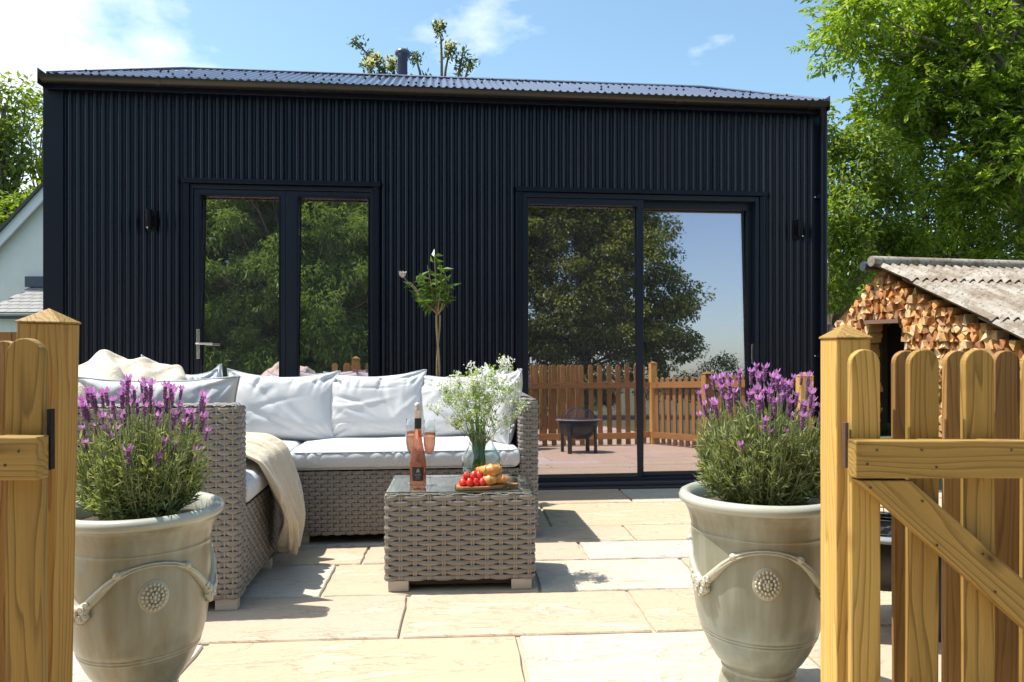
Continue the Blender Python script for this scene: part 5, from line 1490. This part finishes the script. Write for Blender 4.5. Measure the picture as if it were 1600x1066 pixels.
# flowering shrub whose long shoots stand above the roof
ys = 9.6
x0 = W2(640, 540, ys)[0]
sh = empty('flowering_shrub', (x0, ys, 0), 0, label='tall shrub with pale yellow blossoms whose shoots rise above the roof by the flue', cat='shrub')
g, lf, bf = G(), G(), G(); r = random.Random(2)
shoots = [([(612, 150), (606, 118), (580, 92), (563, 72), (552, 64)], 1, 10, False), ([(600, 150), (592, 110), (588, 92)], 2, 12, True), ([(585, 150), (580, 112), (576, 100)], 2, 10, True), ([(618, 150), (616, 112), (612, 98)], 2, 12, True),
          ([(662, 150), (656, 112), (650, 92), (645, 86)], 1, 9, False), ([(690, 150), (690, 90), (689, 60), (686, 42)], 1, 7, True), ([(692, 150), (696, 110), (700, 90), (703, 74)], 1, 9, True),
          ([(712, 150), (717, 112), (721, 95), (724, 80)], 1, 10, False), ([(724, 150), (728, 118), (732, 104), (737, 97)], 1, 9, False), ([(640, 150), (638, 124)], 1, 8, False), ([(668, 150), (664, 122)], 1, 8, False), ([(600, 150), (604, 122), (600, 112)], 1, 10, False)]
for pts, k, nl_, fl_ in shoots:
    dy = r.uniform(-.3, .3)
    W = [np.array(W2(px, py, ys + dy)) - [x0, ys, 0] for px, py in pts]
    W = [np.array([r.uniform(-.3, .3), 0, 0]), np.array([W[0][0] * .7, dy * .5, 2.5])] + W
    tube(W, np.linspace(.03, .007, len(W)), 5, g, cap=False)
    for f in range(nl_ * 9):
        q = r.uniform(.0, 1) if nl_ > 9 else r.uniform(.35, 1.05); seg = W[-2] + (W[-1] - W[-2]) * q if q > .5 else W[-3] + (W[-2] - W[-3]) * (q * 2)
        seg = seg + np.array([r.gauss(0, .045), r.gauss(0, .045), r.gauss(0, .03)])
        leaves(np.array([seg]), rdir(1, .2), rdir(1), r.uniform(.04, .085), r.uniform(.02, .035), lf, 0, .2, .25)
    if fl_:
        c = W[-1]; m = 60
        leaves(np.tile(c, (m, 1)) + rng.normal(0, .035, (m, 3)), rdir(m, .2), rdir(m), rng.uniform(.03, .055, m), rng.uniform(.03, .045, m), bf, 0, .3, .1)
g.build('shoots', M['bark'], sh, smooth=True); lf.build('foliage', M['leaf_rhodo'], sh); tag(bf.build('blossoms', M['petal_yellow'], sh), kind='stuff')

# planting behind the gateway, mirrored in the glass
tree('willow_tree', 'broad pale green willow beyond the path, mirrored in the french door', (-2.2, -6.2, 0),
     [(-3.6, -6.0, 2.9, 2.0, 1.0, 1.9), (-1.4, -5.8, 3.2, 2.2, 1.0, 2.0), (-2.6, -6.2, 1.2, 2.9, .9, 1.1), (-3.0, -6.5, 5.2, 3.2, 1.2, 1.2), (.6, -6.0, 2.0, 1.2, .9, 1.7)],
     420, 120, .13, .032, 'leaf_willow', 'bark', 21, .16, .42, 'willow', limbs=70, hollow=.1)
tree('conifer_tree', 'dense dark green conifer beyond the path, mirrored in the sliding door', (4.9, -8.2, 0),
     [(4.4, -8.2, 3.2, 2.3, 1.5, 3.3), (6.0, -8.0, 3.3, 1.75, 1.4, 3.1), (3.2, -8.4, 2.6, 1.5, 1.2, 2.8), (5.4, -8.2, 6.0, 1.6, 1.2, 2.0), (3.4, -8.2, 6.0, 1.5, 1.2, 1.8), (7.2, -8.0, 2.1, .9, .9, 1.9)],
     760, 150, .105, .06, 'leaf_fir', 'bark', 22, .16, .42, 'simple', limbs=30, hollow=.3)
tree('conifer_tree', 'dark hedge tree between the willow and the larger conifer', (1.6, -8.8, 0),
     [(1.2, -8.8, 2.6, 1.5, 1.0, 2.9), (2.4, -9.0, 4.8, 1.6, 1.0, 2.4), (.2, -9.0, 4.4, 1.6, 1.0, 2.4), (-1.5, -9.4, 4.2, 2, 1, 3)],
     340, 110, .14, .08, 'leaf_dark', 'bark', 23, .2, .5, 'simple', limbs=30, hollow=.3)
tree('conifer_tree', 'dark evergreen backing the willow', (-4.6, -9.4, 0),
     [(-4.6, -9.4, 3.0, 2.2, 1.0, 3.2), (-3.0, -9.6, 5.4, 2.4, 1.0, 2.4), (-7.2, -8.6, 3.2, 2.0, 1.2, 3.2)],
     320, 100, .15, .09, 'leaf_dark', 'bark', 24, .2, .5, 'simple', limbs=30, hollow=.3)
tree('leafy_bush', 'low dark bush at the foot of the conifer, right end', (8.4, -7.6, 0),
     [(8.3, -7.7, .8, .9, .6, .9), (9.6, -8.0, .5, .9, .6, .6)], 60, 80, .08, .04, 'leaf_dark', 'bark', 25, .06, .3, 'simple', limbs=14, cat='bush')
# far woods closing the view behind the house and the shed
r = np.random.default_rng(77); n = 26000
ang = r.uniform(-1.25, 1.25, n); d = 52 + 9 * r.uniform(-1, 1, n); X_ = d * np.sin(ang); Y_ = d * np.cos(ang)
tp = 6.2 + 1.8 * noise1(ang * 26, 4) + .9 * noise1(ang * 90, 6)
Z_ = tp * r.uniform(0, 1, n) ** .7
tag(leaves(np.stack([X_, Y_, Z_], -1), rdir(n), rdir(n, .5), r.uniform(.5, 1.1, n), r.uniform(.35, .8, n)).build('woods', M['leaf_mid']), kind='stuff')
